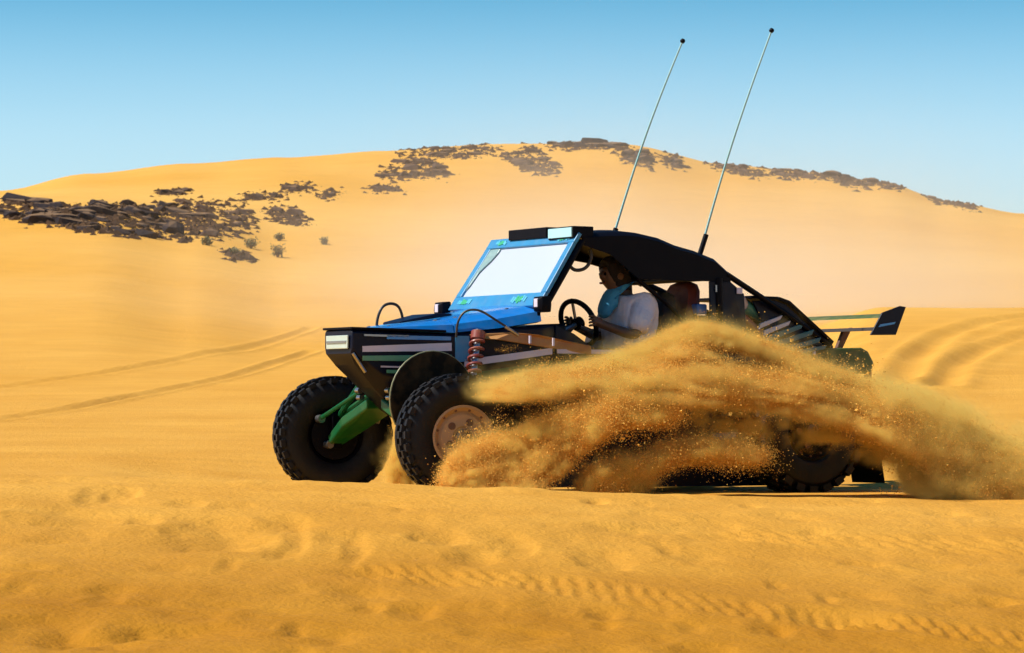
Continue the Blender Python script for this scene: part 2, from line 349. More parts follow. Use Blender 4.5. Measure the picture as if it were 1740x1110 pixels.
def detail_z(x, y):
    z = np.zeros_like(x)
    nr = np.clip((24 - y) / 4.0, 0, 1) * np.clip((np.abs(x) < 60), 0, 1)
    z += nr * (0.030 * fbm(x * 0.5, y * 0.5, 1.3, 5, 4) + 0.020 * np.abs(fbm(x * 1.3, y * 1.1, 4.1, 9, 5)) - 0.010)
    lump = np.clip(fbm(x * 2.6, y * 1.3, 9.7, 31, 3) - 0.12, 0, 1); z += nr * 0.030 * lump + nr * 0.012 * fbm(x * 0.9, y * 3.2, 3.3, 41, 4)
    mid = np.clip((y - 20) / 15.0, 0, 1) * np.clip((330 - y) / 60.0, 0, 1)
    z += mid * (0.06 * fbm(x * 0.10, y * 0.06, 2.2, 13, 4) + 0.02 * fbm(x * 0.8, y * 0.4, 7.2, 15, 3)) * np.clip(y / 60.0, 0.5, 1.6)
    for P, hw, dp, pt in tracks_w:
        a, s = seg_coord(x, y, P); inn = np.clip(1 - (np.abs(a) / hw) ** 4, 0, 1); rim = np.exp(-((np.abs(a) - hw * 1.25) / (hw * .3)) ** 2)
        end = np.clip(s / 0.3, 0, 1)
        ph = (s + a * 0.7) / pt; lug = 0.5 + 0.5 * np.cos(2 * np.pi * ph); lug = np.clip((lug - 0.3) * 2.4, 0, 1) * np.clip(np.abs(a) / hw * 3, 0.25, 1)
        wob = np.clip(0.75 + 0.7 * noise3(s * 1.3, a * 2.0, 0, 3), 0.1, 1.3)
        z += end * wob * (inn * (-dp * 0.55 + dp * 1.15 * lug) + rim * dp * 0.55)
    for P, hw, dp in far_w:
        a, s = seg_coord(x, y, P); k = np.abs(a) < 4 * hw
        prof = -dp * np.exp(-(a / hw) ** 2) + dp * 0.7 * np.exp(-((np.abs(a) - hw * 1.7) / (hw * .6)) ** 2)
        z += np.where(k, prof * (0.85 + 0.25 * noise3(s * 0.5, 0, 0, 8)), 0)
    nm = (y < 25) & (y > 9) & (np.abs(x) < 6)
    if nm.any():
        xn = x[nm]; yn = y[nm]; zn = np.zeros_like(xn)
        for c, rx, ry, dp in div_w:
            k = np.nonzero((np.abs(xn - c[0]) < 3 * rx) & (np.abs(yn - c[1]) < 4 * ry))[0]
            if not len(k): continue
            xx = xn[k]; yy = yn[k]
            wx = .45 * rx * fbm(xx / rx * 1.1, yy / ry * 1.1, c[0], 21, 3); wy = .6 * ry * fbm(xx / rx * 1.1, yy / ry * 1.1, c[1], 23, 3)
            u = (xx - c[0] + wx) / (1.1 * rx); v = (yy - c[1] + wy) / (1.6 * ry); q = u * u + v * v
            zn[k] += 1.25 * dp * (-.75 * np.exp(-q * q) * (1 + .7 * u) + .30 * np.exp(-((u + 1.1) ** 2 + v * v * .6) / .25))
        z[nm] += zn
    return z

def grow(start, stop, step, ratio):
    r = [start]; s = step
    while r[-1] < stop: s *= ratio; r.append(r[-1] + s)
    return r[1:]
def build_ground():
    xs = np.arange(-3.6, 3.6001, 0.02); g = grow(3.6, 900, 0.02, 1.032); xs = np.concatenate([[-q for q in g[::-1]], xs, g])
    ys = np.concatenate([np.arange(-60, 4, 6.0), np.arange(4, 12.5, 0.25), np.arange(12.5, 24, 0.042), np.arange(24, 62, 0.12), [62] + grow(62, 240, 0.13, 1.022), ])
    ys = np.concatenate([ys, grow(ys[-1], 6000, 4.0, 1.16)])
    X, Y = np.meshgrid(xs, ys); Z = ground_z(X, Y)
    m = Y < 330
    Zd = np.zeros_like(Z); Zd[m] = detail_z(X[m], Y[m]); Z = Z + Zd
    nx, ny = len(xs), len(ys)
    co = np.stack([X, Y, Z], -1).reshape(-1, 3)
    idx = np.arange(nx * ny).reshape(ny, nx); q = np.stack([idx[:-1, :-1], idx[:-1, 1:], idx[1:, 1:], idx[1:, :-1]], -1).reshape(-1, 4)
    me = bpy.data.meshes.new('ground'); me.vertices.add(len(co)); me.vertices.foreach_set('co', co.ravel().astype(np.float32))
    me.loops.add(q.size); me.loops.foreach_set('vertex_index', q.ravel().astype(np.int32))
    me.polygons.add(len(q)); me.polygons.foreach_set('loop_start', (np.arange(len(q)) * 4).astype(np.int32))
    me.polygons.foreach_set('use_smooth', np.ones(len(q), bool)); me.update(calc_edges=True); me.validate()
    me.materials.append(M['sand']); o = bpy.data.objects.new('ground', me); col.objects.link(o)
    return tag(o, kind='structure')
build_ground()
def gz(x, y): return float((ground_z(np.array([x]), np.array([y])) + detail_z(np.array([x]), np.array([y])))[0])

# ------------------------------------------------------------------ dark rocks on the dunes
def rock_mesh(seed, flat, m):
    r = random.Random(seed); bm = bmesh.new()
    for _ in range(20):
        v = Vector((r.uniform(-1, 1), r.uniform(-1, 1), r.uniform(-1, 1)))
        k = max(abs(v.x), abs(v.y), abs(v.z)); k2 = v.length; v = v / (0.55 * k + 0.45 * k2)
        v *= r.uniform(0.8, 1.05); bm.verts.new((v.x * 0.5, v.y * 0.42, v.z * 0.5 * flat))
    bmesh.ops.convex_hull(bm, input=bm.verts)
    for v in [v for v in bm.verts if not v.link_faces]: bm.verts.remove(v)
    me = bpy.data.meshes.new('rock'); bm.to_mesh(me); bm.free(); me.materials.append(m); return me
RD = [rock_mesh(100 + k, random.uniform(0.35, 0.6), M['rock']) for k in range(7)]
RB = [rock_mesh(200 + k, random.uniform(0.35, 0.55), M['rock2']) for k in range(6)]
# cluster: outline in pixels of the photo (on the dune), number, size range in metres, label, group, kind of rock
CL = [
    ([(0, 345), (70, 345), (140, 362), (0, 372)], 15, (.6, 1.35), 'dark rock slab at the far left end of the ledge, against the sky', 'rocks at the far left end of the ledge', RD),
    ([(70, 352), (150, 352), (150, 385), (60, 372)], 15, (.55, 1.3), 'dark rock slab in the left part of the long rock ledge', 'rocks in the left part of the ledge', RD),
    ([(20, 374), (170, 395), (340, 412), (340, 396), (180, 372)], 22, (.4, 1.1), 'dark rock on the lower rim of the long rock ledge', 'rocks on the lower rim of the ledge', RD),
    ([(150, 348), (310, 352), (350, 388), (170, 380)], 30, (.45, 1.25), 'dark grey rock in the middle of the long rock ledge', 'rocks in the middle of the ledge', RD),
    ([(300, 340), (410, 345), (440, 385), (390, 408), (320, 395)], 26, (.35, 1.0), 'brown rock at the right end of the long rock ledge', 'rocks at the right end of the ledge', RB),
    ([(270, 327), (315, 325), (312, 331), (268, 333)], 5, (.4, .8), 'dark rock in the short row above the middle of the ledge', 'rocks in the row above the ledge', RD),
    ([(410, 332), (480, 330), (480, 336), (410, 340)], 8, (.3, .7), 'low brown rock in the row running off the ledge to the right', 'rocks in the row right of the ledge', RB),
    ([(484, 318), (530, 314), (530, 321), (484, 325)], 6, (.35, .7), 'small dark rock in the short row on bare sand right of the ledge', 'rocks in the short row on bare sand', RB),
    ([(545, 332), (572, 323), (574, 328), (550, 338)], 4, (.3, .6), 'small dark rock standing last and alone right of the ledge', 'last rocks right of the ledge', RB),
    ([(450, 358), (490, 348), (525, 378), (520, 386), (470, 376)], 12, (.35, .9), 'brown rock in the broken patch right of the ledge', 'rocks in the broken patch right of the ledge', RB),
    ([(380, 428), (420, 440), (430, 445), (385, 436)], 6, (.2, .45), 'small tan stone scattered below the ledge by the shrubs', 'stones below the ledge by the shrubs', RB),
    ([(640, 300), (690, 262), (740, 275), (765, 300), (700, 300)], 22, (.4, 1.2), 'brown rock in the left outcrop under the dune crest', 'rocks of the left outcrop under the crest', RB),
    ([(622, 320), (660, 317), (690, 324), (650, 322)], 6, (.3, .7), 'low rock in the thin row below the left crest outcrop', 'rocks in the row below the left crest outcrop', RB),
    ([(665, 258), (780, 252), (850, 250), (850, 262), (790, 272), (760, 262)], 18, (.35, .9), 'brown rock along the crest between the two outcrops', 'rocks along the crest between outcrops', RB),
    ([(850, 262), (910, 248), (955, 292), (930, 300), (890, 285)], 22, (.4, 1.1), 'brown rock in the middle outcrop under the dune crest', 'rocks of the middle outcrop under the crest', RB),
    ([(935, 247), (1060, 248), (1065, 254), (940, 251)], 16, (.6, 1.4), 'dark rock slab capping the highest point of the dune', 'rocks capping the highest point of the dune', RD),
    ([(1050, 262), (1100, 262), (1110, 284), (1070, 278)], 12, (.5, 1.1), 'dark rock in the clump under the summit, behind the front whip antenna', 'rocks in the clump under the summit', RD),
    ([(1120, 268), (1140, 268), (1162, 286), (1150, 286)], 7, (.4, .9), 'dark rock in the short slanting row right of the summit', 'rocks in the slanting row right of the summit', RD),
    ([(1195, 279), (1270, 281), (1300, 300), (1280, 298)], 14, (.4, .9), 'brown rock on the crest behind the rear whip antenna', 'rocks on the crest behind the rear antenna', RB),
    ([(1300, 286), (1400, 296), (1398, 306), (1320, 298)], 14, (.4, 1.0), 'brown rock on the sloping crest right of the antennas', 'rocks on the sloping crest', RB),
    ([(1405, 298), (1490, 302), (1480, 320), (1430, 312)], 14, (.5, 1.1), 'dark rock in the dark knot far down the right crest', 'rocks in the dark knot on the right crest', RD),
    ([(1490, 309), (1530, 316), (1528, 322), (1495, 314)], 5, (.4, .9), 'dark flat rock ending the row on the right crest', 'rocks ending the row on the right crest', RD),
    ([(1572, 332), (1662, 354), (1660, 358), (1575, 338)], 9, (.4, .9), 'thin dark rock on the falling right end of the dune', 'rocks on the falling right end of the dune', RB),
]
def in_poly(P, r):
    n = len(P); k = [random.random() for _ in range(3)]
    i = random.randrange(1, n - 1); a, b, c = P[0], P[i], P[i + 1]; u, v = k[0], k[1]
    if u + v > 1: u, v = 1 - u, 1 - v
    return (a[0] + u * (b[0] - a[0]) + v * (c[0] - a[0]), a[1] + u * (b[1] - a[1]) + v * (c[1] - a[1]))
rub = []; rub_v = []; rub_f = []
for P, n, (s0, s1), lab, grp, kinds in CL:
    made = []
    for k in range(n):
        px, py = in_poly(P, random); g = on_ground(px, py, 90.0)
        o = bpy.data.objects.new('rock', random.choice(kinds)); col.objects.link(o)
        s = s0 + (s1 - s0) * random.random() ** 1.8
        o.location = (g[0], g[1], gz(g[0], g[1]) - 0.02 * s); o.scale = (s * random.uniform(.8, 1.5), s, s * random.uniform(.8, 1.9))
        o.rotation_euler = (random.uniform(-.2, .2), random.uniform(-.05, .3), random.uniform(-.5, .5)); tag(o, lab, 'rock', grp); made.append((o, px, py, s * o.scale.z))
    done = set()       # name the members one can single out by size or by where they lie in their cluster
    for word, key in (('largest', lambda m: -m[3]), ('leftmost', lambda m: m[1]), ('rightmost', lambda m: -m[1]), ('lowest lying', lambda m: -m[2]), ('topmost', lambda m: m[2]), ('smallest', lambda m: m[3])):
        if len(made) < 4: break
        m_ = min((q for q in made), key=key)
        if m_[0].name in done: continue
        done.add(m_[0].name); m_[0]['label'] = ' '.join((word + ' ' + lab).split()[:16])
    for k in range(n * 24):
        px, py = in_poly(P, random); g = on_ground(px + random.gauss(0, 8), py + random.gauss(0, 3.5), 90.0); rub.append((g[0], g[1], 0.05 + .27 * random.random() ** 2.2))
rub = np.array(rub); rz = ground_z(rub[:, 0], rub[:, 1]) + detail_z(rub[:, 0], rub[:, 1])
for (x, y, s), z in zip(rub, rz):
    b = len(rub_v); c = Vector((x, y, z)); r = random.random() * 6.3
    for q in range(4): rub_v.append(c + Vector((math.cos(r + q * 1.57) * s * random.uniform(.7, 1.3), math.sin(r + q * 1.57) * s, -0.03)))
    rub_v.append(c + Vector((random.uniform(-.7, .7) * s, random.uniform(-.4, .2) * s, s * random.uniform(.25, .6)))); rub_f += [(b + q, b + (q + 1) % 4, b + 4) for q in range(4)]
def lit_tops(m):  # paints sunlit tops into the rock colour: tan on upward faces
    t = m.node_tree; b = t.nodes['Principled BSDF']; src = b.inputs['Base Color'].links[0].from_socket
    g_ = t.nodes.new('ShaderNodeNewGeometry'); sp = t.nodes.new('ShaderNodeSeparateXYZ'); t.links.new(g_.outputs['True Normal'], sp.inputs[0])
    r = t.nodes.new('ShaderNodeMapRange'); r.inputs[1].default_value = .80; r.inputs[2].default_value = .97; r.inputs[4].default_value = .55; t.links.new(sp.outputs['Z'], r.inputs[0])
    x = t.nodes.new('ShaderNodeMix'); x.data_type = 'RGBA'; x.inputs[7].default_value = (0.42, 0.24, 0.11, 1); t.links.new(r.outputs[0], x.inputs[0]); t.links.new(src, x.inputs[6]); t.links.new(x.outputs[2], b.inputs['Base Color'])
lit_tops(M['rock']); lit_tops(M['rock2'])
rb = MB().add(rub_v, rub_f).build('rubble', M['rubble']); tag(rb, kind='stuff')

def shrub(px, py, h, lab):
    g = on_ground(px, py, 90.0); root = bpy.data.objects.new('desert_shrub', None); col.objects.link(root); root.location = (g[0], g[1], gz(g[0], g[1])); root.empty_display_size = .2
    tag(root, lab, 'shrub'); r = random.Random(int(px)); st = MB(); lf = MB()
    for k in range(14):
        a = r.random() * 6.28; t = r.uniform(.2, .6) * h; e = Vector((math.cos(a) * t, math.sin(a) * t, h * r.uniform(.5, 1)))
        st.tube([(0, 0, -.02), e * .5 + Vector((0, 0, .06)), e], [.02, .012, .005], 4)
        for q in range(16):
            p = e * r.uniform(.35, 1.05) + Vector((r.gauss(0, .06), r.gauss(0, .06), r.gauss(0, .06))); s = r.uniform(.03, .07)
            d1 = Vector((r.gauss(0, 1), r.gauss(0, 1), r.gauss(0, 1))).normalized() * s; d2 = d1.orthogonal().normalized() * s * .5
            lf.add([p - d1, p + d2, p + d1, p - d2], [(0, 1, 2, 3)])
    st.build('stem', M['rust'], root); lf.build('foliage', M['shrub'], root)
shrub(427, 424, .40, 'small olive shrub on sand below the right end of the rock ledge')
shrub(471, 438, .46, 'darker round shrub standing lowest, right of the olive shrub')
shrub(474, 410, .26, 'low brown tuft above the two shrubs on the pale sand')
shrub(552, 416, .22, 'faint lone tuft on bare sand furthest right of the shrubs')
shrub(398, 436, .24, 'small dry tuft among the tan stones below the ledge')
shrub(352, 418, .26, 'dry tuft at the foot of the rock ledge, left of the stones')

# ------------------------------------------------------------------ the dune buggy; local X forward, Y to its left (towards the camera), Z up
PSI = R_(31.0); P0 = Vector((-0.8336, 22.7886, 0.0)); BM_ = Matrix.Translation(P0) @ Matrix.Rotation(math.pi + PSI, 4, 'Z')
buggy = bpy.data.objects.new('dune_buggy', None); col.objects.link(buggy); buggy.matrix_world = BM_; buggy.empty_display_size = .5
tag(buggy, 'blue and black open dune buggy with rear wing speeding through sand', 'dune buggy')
def sym(pts): return [(x, -y, z) for x, y, z in pts]

# front hull
def sec(X, wt, wm, wb, zb, zm, zt, c=.02): return [(X, -wb, zb), (X, wb, zb), (X, wm, zm), (X, wt, zt - c), (X, wt - c, zt), (X, -wt + c, zt), (X, -wt, zt - c), (X, -wm, zm)]
hull = MB().loft([sec(.44, .205, .205, .19, .985, 1.03, 1.15), sec(.39, .215, .21, .15, .91, .97, 1.152), sec(.22, .25, .24, .11, .745, .84, 1.145), sec(.05, .305, .29, .10, .59, .80, 1.138),
                  sec(-.25, .39, .37, .20, .44, .80, 1.128), sec(-.62, .55, .53, .42, .34, .86, 1.17), sec(-.95, .62, .61, .50, .30, .84, 1.20)]).build('front_body', M['navy'], buggy, True, .008, 30)
def side_w(X): return float(np.interp(X, [-.95, -.62, -.25, .245, .40, .44], [.615, .545, .385, .246, .213, .205]))
def decal(name, m, pts, parent, t=.006):   # pts (X, Z) on the near body side, as a thin strip standing proud
    mb = MB(); a = [(x, side_w(x) + .004, z) for x, z in pts]; mb.prism(a, (0, t, 0)); return mb.build(name, m, parent)
def strip(name, m, xs, z0, z1, parent):
    mb = MB(); lo = [(x, side_w(x) + .003, float(np.interp(x, [xs[0], xs[-1]], z0))) for x in xs]; hi = [(x, side_w(x) + .003, float(np.interp(x, [xs[0], xs[-1]], z1))) for x in xs]
    secs = [[l, (l[0], l[1] + .008, l[2]), (h[0], h[1] + .008, h[2]), h] for l, h in zip(lo, hi)]
    return mb.loft(secs).build(name, m, parent)
XS = [-.245, -.1, .05, .245, .37]
strip('blue_stripe', M['blue'], [-.24, -.1, .05, .20], (1.078, 1.085), (1.105, 1.112), hull)
strip('lavender_stripe', M['lavender'], XS, (1.005, .995), (1.062, 1.035), hull)
strip('green_stripe', M['green_stripe'], XS, (.930, .935), (.978, .968), hull)
strip('green_stripe', M['green_stripe'], [-.2, -.05, .1, .2], (.83, .85), (.862, .872), hull)
strip('lavender_stripe', M['lavender'], [-.93, -.62, -.33], (.985, .895), (1.03, .945), hull)
strip('green_stripe', M['green'], [-.93, -.62, -.36], (.86, .80), (.94, .85), hull)
strip('green_stripe', M['white_slat'], [.06, .15, .24], (.885, .888), (.896, .900), hull)
strip('side_panel', M['frame_blue'], [-.36, -.31, -.27], (.93, .93), (1.11, 1.11), hull)
strip('trim_line', M['steel'], [.05, .20, .36], (1.098, 1.105), (1.112, 1.118), hull)
MB().prism([(.446, -.15, 1.018), (.446, .165, 1.018), (.446, .168, 1.112), (.446, -.155, 1.112)], (.012, 0, 0)).build('nose_lamp', M['lamp'], hull, bevel=.004)
MB().box((.459, .005, 1.066), (.012, .29, .016)).build('lamp_bar', M['steel'], hull)
MB().tube([(.432, .200, .985), (.335, .20, .855)], .012).build('corner_highlight', M['steel'], hull)  # the corner's edge highlight, put in as a pale steel tube
MB().prism([(.452, -.215, 1.152), (.452, .215, 1.152), (-.2, .40, 1.134), (-.2, -.40, 1.134)], (0, 0, .016)).build('nose_lid', M['black'], hull, bevel=.004)

# hood in two lofted pieces with a seam
def hsec(X, w, ze, zt, k=.72):
    a = [(X, -w, ze), (X, -w * .97, ze + (zt - ze) * .55), (X, -w * k, ze + (zt - ze) * .9), (X, -w * .3, zt), (X, w * .3, zt), (X, w * k, ze + (zt - ze) * .9), (X, w * .97, ze + (zt - ze) * .55), (X, w, ze)]
    return a + [(X, w * .9, ze - .01), (X, -w * .9, ze - .01)]
hood = MB().loft([hsec(.24, .20, 1.150, 1.162), hsec(.05, .30, 1.148, 1.195), hsec(-.262, .395, 1.132, 1.235)]).build('hood', M['blue'], buggy, True, angle=28)
MB().loft([hsec(-.27, .400, 1.134, 1.240), hsec(-.55, .52, 1.165, 1.285), hsec(-.84, .622, 1.215, 1.345)]).build('cowl', M['blue'], buggy, True, angle=28)
MB().loft([[(-.02, -.20, 1.19), (-.02, .06, 1.19), (-.02, .06, 1.215), (-.02, -.20, 1.215)], [(-.30, -.27, 1.22), (-.30, .10, 1.22), (-.30, .10, 1.275), (-.30, -.27, 1.275)],
           [(-.42, -.27, 1.235), (-.42, .10, 1.235), (-.42, .10, 1.275), (-.42, -.27, 1.275)]]).build('hood_scoop', M['navy'], hood, False, .01)
MB().tube([(.2, .0, 1.165), (-.05, .14, 1.205), (-.262, .20, 1.236)], .006, 6).build('hood_light_streak', M['frame_blue'], hood)  # streak of reflected light on the hood, put in as a paler strip

for X, y in ((.12, .2), (-.2, .33), (-.34, .38), (-.70, .53)):
    for s in (1, -1): z_ = float(np.interp(X, [-.84, -.55, -.27, .05, .24], [1.328, 1.27, 1.225, 1.182, 1.158])); MB().lathe([(.001, -.012), (.013, -.012), (.013, .012), (.001, .012)], (X, s * y * .72, z_), 10).build('hood_pin', M['steel'], hood, True)
# windshield: inclined plane, base X -.85 z 1.34, top X -1.19 z 1.83
WB = Vector((-.845, 0, 1.335)); WT = Vector((-1.185, 0, 1.835)); wd = (WT - WB); wl = wd.length; wdn = wd.normalized(); wn = Vector((wdn.z, 0, -wdn.x))
def wp(y, s, o=0.0): p = WB + wdn * s + wn * o; return (p.x, y, p.z)
def wplate(y0, y1, s0, s1, o, t, y2=None, y3=None):
    y2 = y1 if y2 is None else y2; y3 = y0 if y3 is None else y3
    return MB().prism([wp(y0, s0, o), wp(y1, s0, o), wp(y2, s1, o), wp(y3, s1, o)], wn * t)
ws = bpy.data.objects.new('windshield', None); col.objects.link(ws); ws.parent = buggy; ws.empty_display_size = .1
YB = .635; YT = .61
fr = MB()
fr.prism([wp(-YB, -.03), wp(YB, -.03), wp(YB - .002, .085), wp(-YB + .002, .085)], wn * .03)
fr.prism([wp(-YT - .002, wl - .085), wp(YT + .002, wl - .085), wp(YT, wl), wp(-YT, wl)], wn * .03)
for s in (1, -1): fr.prism([wp(s * YB, .085), wp(s * (YB - .075), .085), wp(s * (YT - .07), wl - .085), wp(s * YT, wl - .085)], wn * .03)
fr.build('windshield_frame', M['frame_blue'], ws, bevel=.005)
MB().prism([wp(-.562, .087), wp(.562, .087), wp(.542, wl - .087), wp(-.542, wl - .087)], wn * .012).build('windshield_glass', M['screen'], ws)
MB().prism([wp(-.538, wl - .09, .014), wp(-.40, wl - .09, .014), wp(-.405, wl - .13, .014), wp(-.44, wl - .20, .014), wp(-.485, wl - .255, .014), wp(-.515, wl - .30, .014), wp(-.535, wl - .42, .014), wp(-.556, wl - .46, .014), wp(-.552, wl - .2, .014)], wn * .012).build('frosted_gusset', M['frost'], ws, bevel=.004)
for sy, ss, big in ((-.45, .03, 1), (.32, .03, 1.1), (-.42, wl - .045, .8), (.45, wl - .045, 1)):
    r = random.Random(int(sy * 100 + ss * 50)); mb = MB(); mg = MB()
    for k in range(7):
        y = sy + (k - 3) * .026 * big; hgt = .045 * big * r.uniform(.5, 1); c = ss + r.uniform(-.01, .01); t_ = (mb if abs(k - 3) < 2 else mg)
        t_.prism([wp(y - .013, c - hgt / 2, .031), wp(y + .010, c - hgt / 2 - .006, .031), wp(y + .018, c + hgt / 2, .031), wp(y - .004, c + hgt / 2 + .006, .031)], wn * .004)
    mb.build('green_decal', M['lime'], ws); mg.build('aqua_decal', M['aqua'], ws)

# roof shell: sections along X, side skirt deeper on the driver's side
RS = [(-1.20, .60, 1.845, 1.845, 1.76, 1.78), (-1.42, .615, 1.885, 1.86, 1.70, 1.76), (-1.56, .62, 1.895, 1.865, 1.60, 1.76), (-1.66, .62, 1.897, 1.86, 1.528, 1.74), (-1.84, .62, 1.885, 1.83, 1.526, 1.72),
      (-1.99, .62, 1.835, 1.78, 1.526, 1.70), (-2.16, .615, 1.775, 1.745, 1.526, 1.66), (-2.34, .61, 1.725, 1.69, 1.526, 1.60), (-2.47, .60, 1.61, 1.60, 1.526, 1.53)]
secs = []
for X, wv, zc, ze, zn, zf in RS:
    o_ = [(X, wv, zn), (X, wv, ze - .03), (X, wv - .04, ze), (X, .25, zc), (X, -.25, zc), (X, -wv + .04, ze), (X, -wv, ze - .03), (X, -wv, zf)]
    i_ = [(X, y * .965, z - (.025 if k in (2, 3, 4, 5) else 0)) for k, (_, y, z) in enumerate(o_)][::-1]
    secs.append(o_ + i_)
roof = MB().loft(secs).build('roof', M['black'], buggy, True, angle=35)
MB().box((-1.21, -.005 - .045, 1.868), (.16, .53, .075)).build('visor', M['black'], roof, bevel=.006)
MB().box((-1.205, .425, 1.852), (.17, .345, .085)).build('light_bar', M['black'], roof, bevel=.006)
MB().box((-1.117, .425, 1.852), (.012, .315, .068)).build('light_bar_lens', M['cyan'], roof, bevel=.003)

# cage
def cage(pts, r=.021, m='black', name='cage_tube', s=0): return MB().tube(pts, r, 10, s).build(name, M[m], buggy, True)
for s in (1, -1):
    cage([(-.86, s * .615, 1.30), (-1.02, s * .612, 1.54), (-1.19, s * .60, 1.79)], .024)
    cage([(-2.44, s * .59, 1.58), (-3.05, s * .46, 1.315), (-3.50, s * .42, 1.075)], .022)
    cage([(-2.36, s * .60, 1.55), (-2.38, s * .60, 1.0), (-2.36, s * .58, .6)], .03)
    cage([(-.95, s * .63, .95), (-1.3, s * .64, .93), (-2.3, s * .64, .93)], .022)
    cage([(-.95, s * .60, .34), (-2.3, s * .60, .34), (-3.4, s * .42, .48)], .022)
    cage([(-3.50, s * .42, 1.075), (-3.45, s * .40, .55)], .022)
cage([(-1.67, .585, 1.525), (-1.90, .58, 1.375), (-2.2, .56, 1.15)], .017)
cage([(-2.40, -.6, 1.56), (-2.40, .6, 1.56)], .022); cage([(-3.5, -.42, 1.075), (-3.5, .42, 1.075)], .022); cage([(-2.38, -.6, 1.05), (-2.38, .6, 1.05)], .022)
MB().prism([(-2.283, .605, 1.526), (-2.47, .60, 1.526), (-2.60, .585, 1.44), (-2.62, .585, 1.15), (-2.283, .615, 1.15)], (0, -.02, 0)).build('rear_pillar_panel', M['navy'], buggy, bevel=.004)
MB().box((-2.34, .612, 1.475), (.028, .008, .05)).build('pillar_latch', M['steel'], buggy)
MB().box((-2.545, .604, 1.462), (.05, .01, .045)).build('side_marker', M['lavender'], buggy, bevel=.004)
# interior grab loop at the windshield top
cage([(-1.10, .56, 1.62), (-1.16, .56, 1.575), (-1.26, .56, 1.60), (-1.30, .56, 1.69), (-1.28, .56, 1.73)], .013, 'hose', 'grab_handle', 2)
# cockpit tub
tub = MB(); tub.box((-1.62, 0, .32), (1.36, 1.16, .03))
for s in (1, -1): tub.prism([(-.952, s * .632, .31), (-.952, s * .632, 1.19), (-1.10, s * .636, 1.13), (-1.26, s * .638, 1.03), (-2.285, s * .636, 1.03), (-2.285, s * .634, .31)], (0, -s * .025, 0))
for s in (1, -1): tub.prism([(-.62, s * .60, .36), (-.72, s * .60, .05), (-2.98, s * .60, .04), (-2.98, s * .60, .36)], (0, -s * .012, 0))  # dark skirts added to hide lit sand, standing in for shade underneath
tub.build('tub_with_shade_skirts', M['navy'], buggy)
pod = MB().prism([(-.50, .545, 1.085), (-.36, .47, 1.09), (-.34, .47, 1.12), (-.62, .56, 1.135), (-.80, .62, 1.12), (-1.22, .648, 1.045), (-1.22, .648, .985)], (0, .03, 0)).build('copper_side_panel', M['copper'], buggy, bevel=.005)
for X, Z in ((-.73, 1.085), (-.90, 1.07)): MB().box((X, .648 if X > -.8 else .684, Z), (.014, .012, .055)).build('panel_pin', M['lavender'], pod)
MB().prism([(-.955, .640, .99), (-1.9, .642, .99), (-1.9, .642, 1.02), (-.955, .640, 1.02)], (0, .012, 0)).build('sill_stripe', M['lavender'], buggy)
MB().prism([(-.956, .56, 1.20), (-.956, -.56, 1.20), (-1.10, -.54, 1.205), (-1.10, .54, 1.205)], (0, 0, -.12)).build('dashboard', M['black'], buggy, bevel=.02)

# mirrors
for s in (1, -1):
    m = bpy.data.objects.new('mirror', None); col.objects.link(m); m.parent = buggy; m.empty_display_size = .05; m.location = (-.80, s * .70, 1.33)
    mh = MB(); mh.loft([[(x, y * q, z * q) for y, z in ((-.06, -.055), (.06, -.055), (.07, 0), (.06, .06), (-.06, .06), (-.07, 0))] for x, q in ((.055, .55), (.035, .9), (-.02, 1.0), (-.035, .95))]).build('mirror_shell', M['black'], m, True, .004)
    MB().box((.050, -s * .0, .01), (.016, .05, .06)).build('mirror_badge', M['lavender'], m, bevel=.004)
    MB().tube([(0, -s * .05, -.03), (-.02, -s * .08, -.07)], .012).build('mirror_stalk', M['black'], m)

# looped hoses on the nose
MB().tube([(-.027, -.30, 1.15), (-.03, -.30, 1.24), (-.07, -.30, 1.335), (-.15, -.30, 1.36), (-.22, -.30, 1.33), (-.25, -.30, 1.20)], .0105, 8, 2).build('hose_loop', M['hose'], buggy, True)
MB().tube([(-.275, .405, 1.10), (-.28, .41, 1.21), (-.33, .43, 1.29), (-.42, .48, 1.295), (-.50, .54, 1.23), (-.66, .605, 1.12)], .0085, 8, 2).build('hose_loop', M['hose'], buggy, True)
MB().tube([(-.57, .58, 1.175), (-.66, .608, 1.115)], .012, 8).build('hose_fitting', M['steel'], buggy, True)

# wheels
def tyre_mesh(Rr, wd_, rim_r, lugs, lug_h):
    b = MB(); hw = wd_ / 2; r = Rr - lug_h
    prof = [(rim_r, -hw * .72), (rim_r + .03, -hw * .9), ((rim_r + r) / 2, -hw), (r - .05, -hw * .95), (r - .012, -hw * .78), (r, -hw * .4), (r + .004, 0), (r, hw * .4), (r - .012, hw * .78), (r - .05, hw * .95), ((rim_r + r) / 2, hw), (rim_r + .03, hw * .9), (rim_r, hw * .72)]
    b.lathe(prof, n=56)
    for k in range(lugs):
        for row, (yc, yw, ro) in enumerate(((-hw * .80, hw * .36, -.016), (-hw * .36, hw * .34, 0), (hw * .1, hw * .34, .0), (hw * .50, hw * .30, 0), (hw * .84, hw * .34, -.016))):
            a = 2 * math.pi * (k + .5 * (row % 2)) / lugs; q = Matrix.Rotation(-a, 3, 'Y'); c = q @ Vector((r + ro + lug_h * .3, yc, 0))
            b.box(c, (lug_h * 1.5, yw, 2 * math.pi * r / lugs * .60), q)
    return b
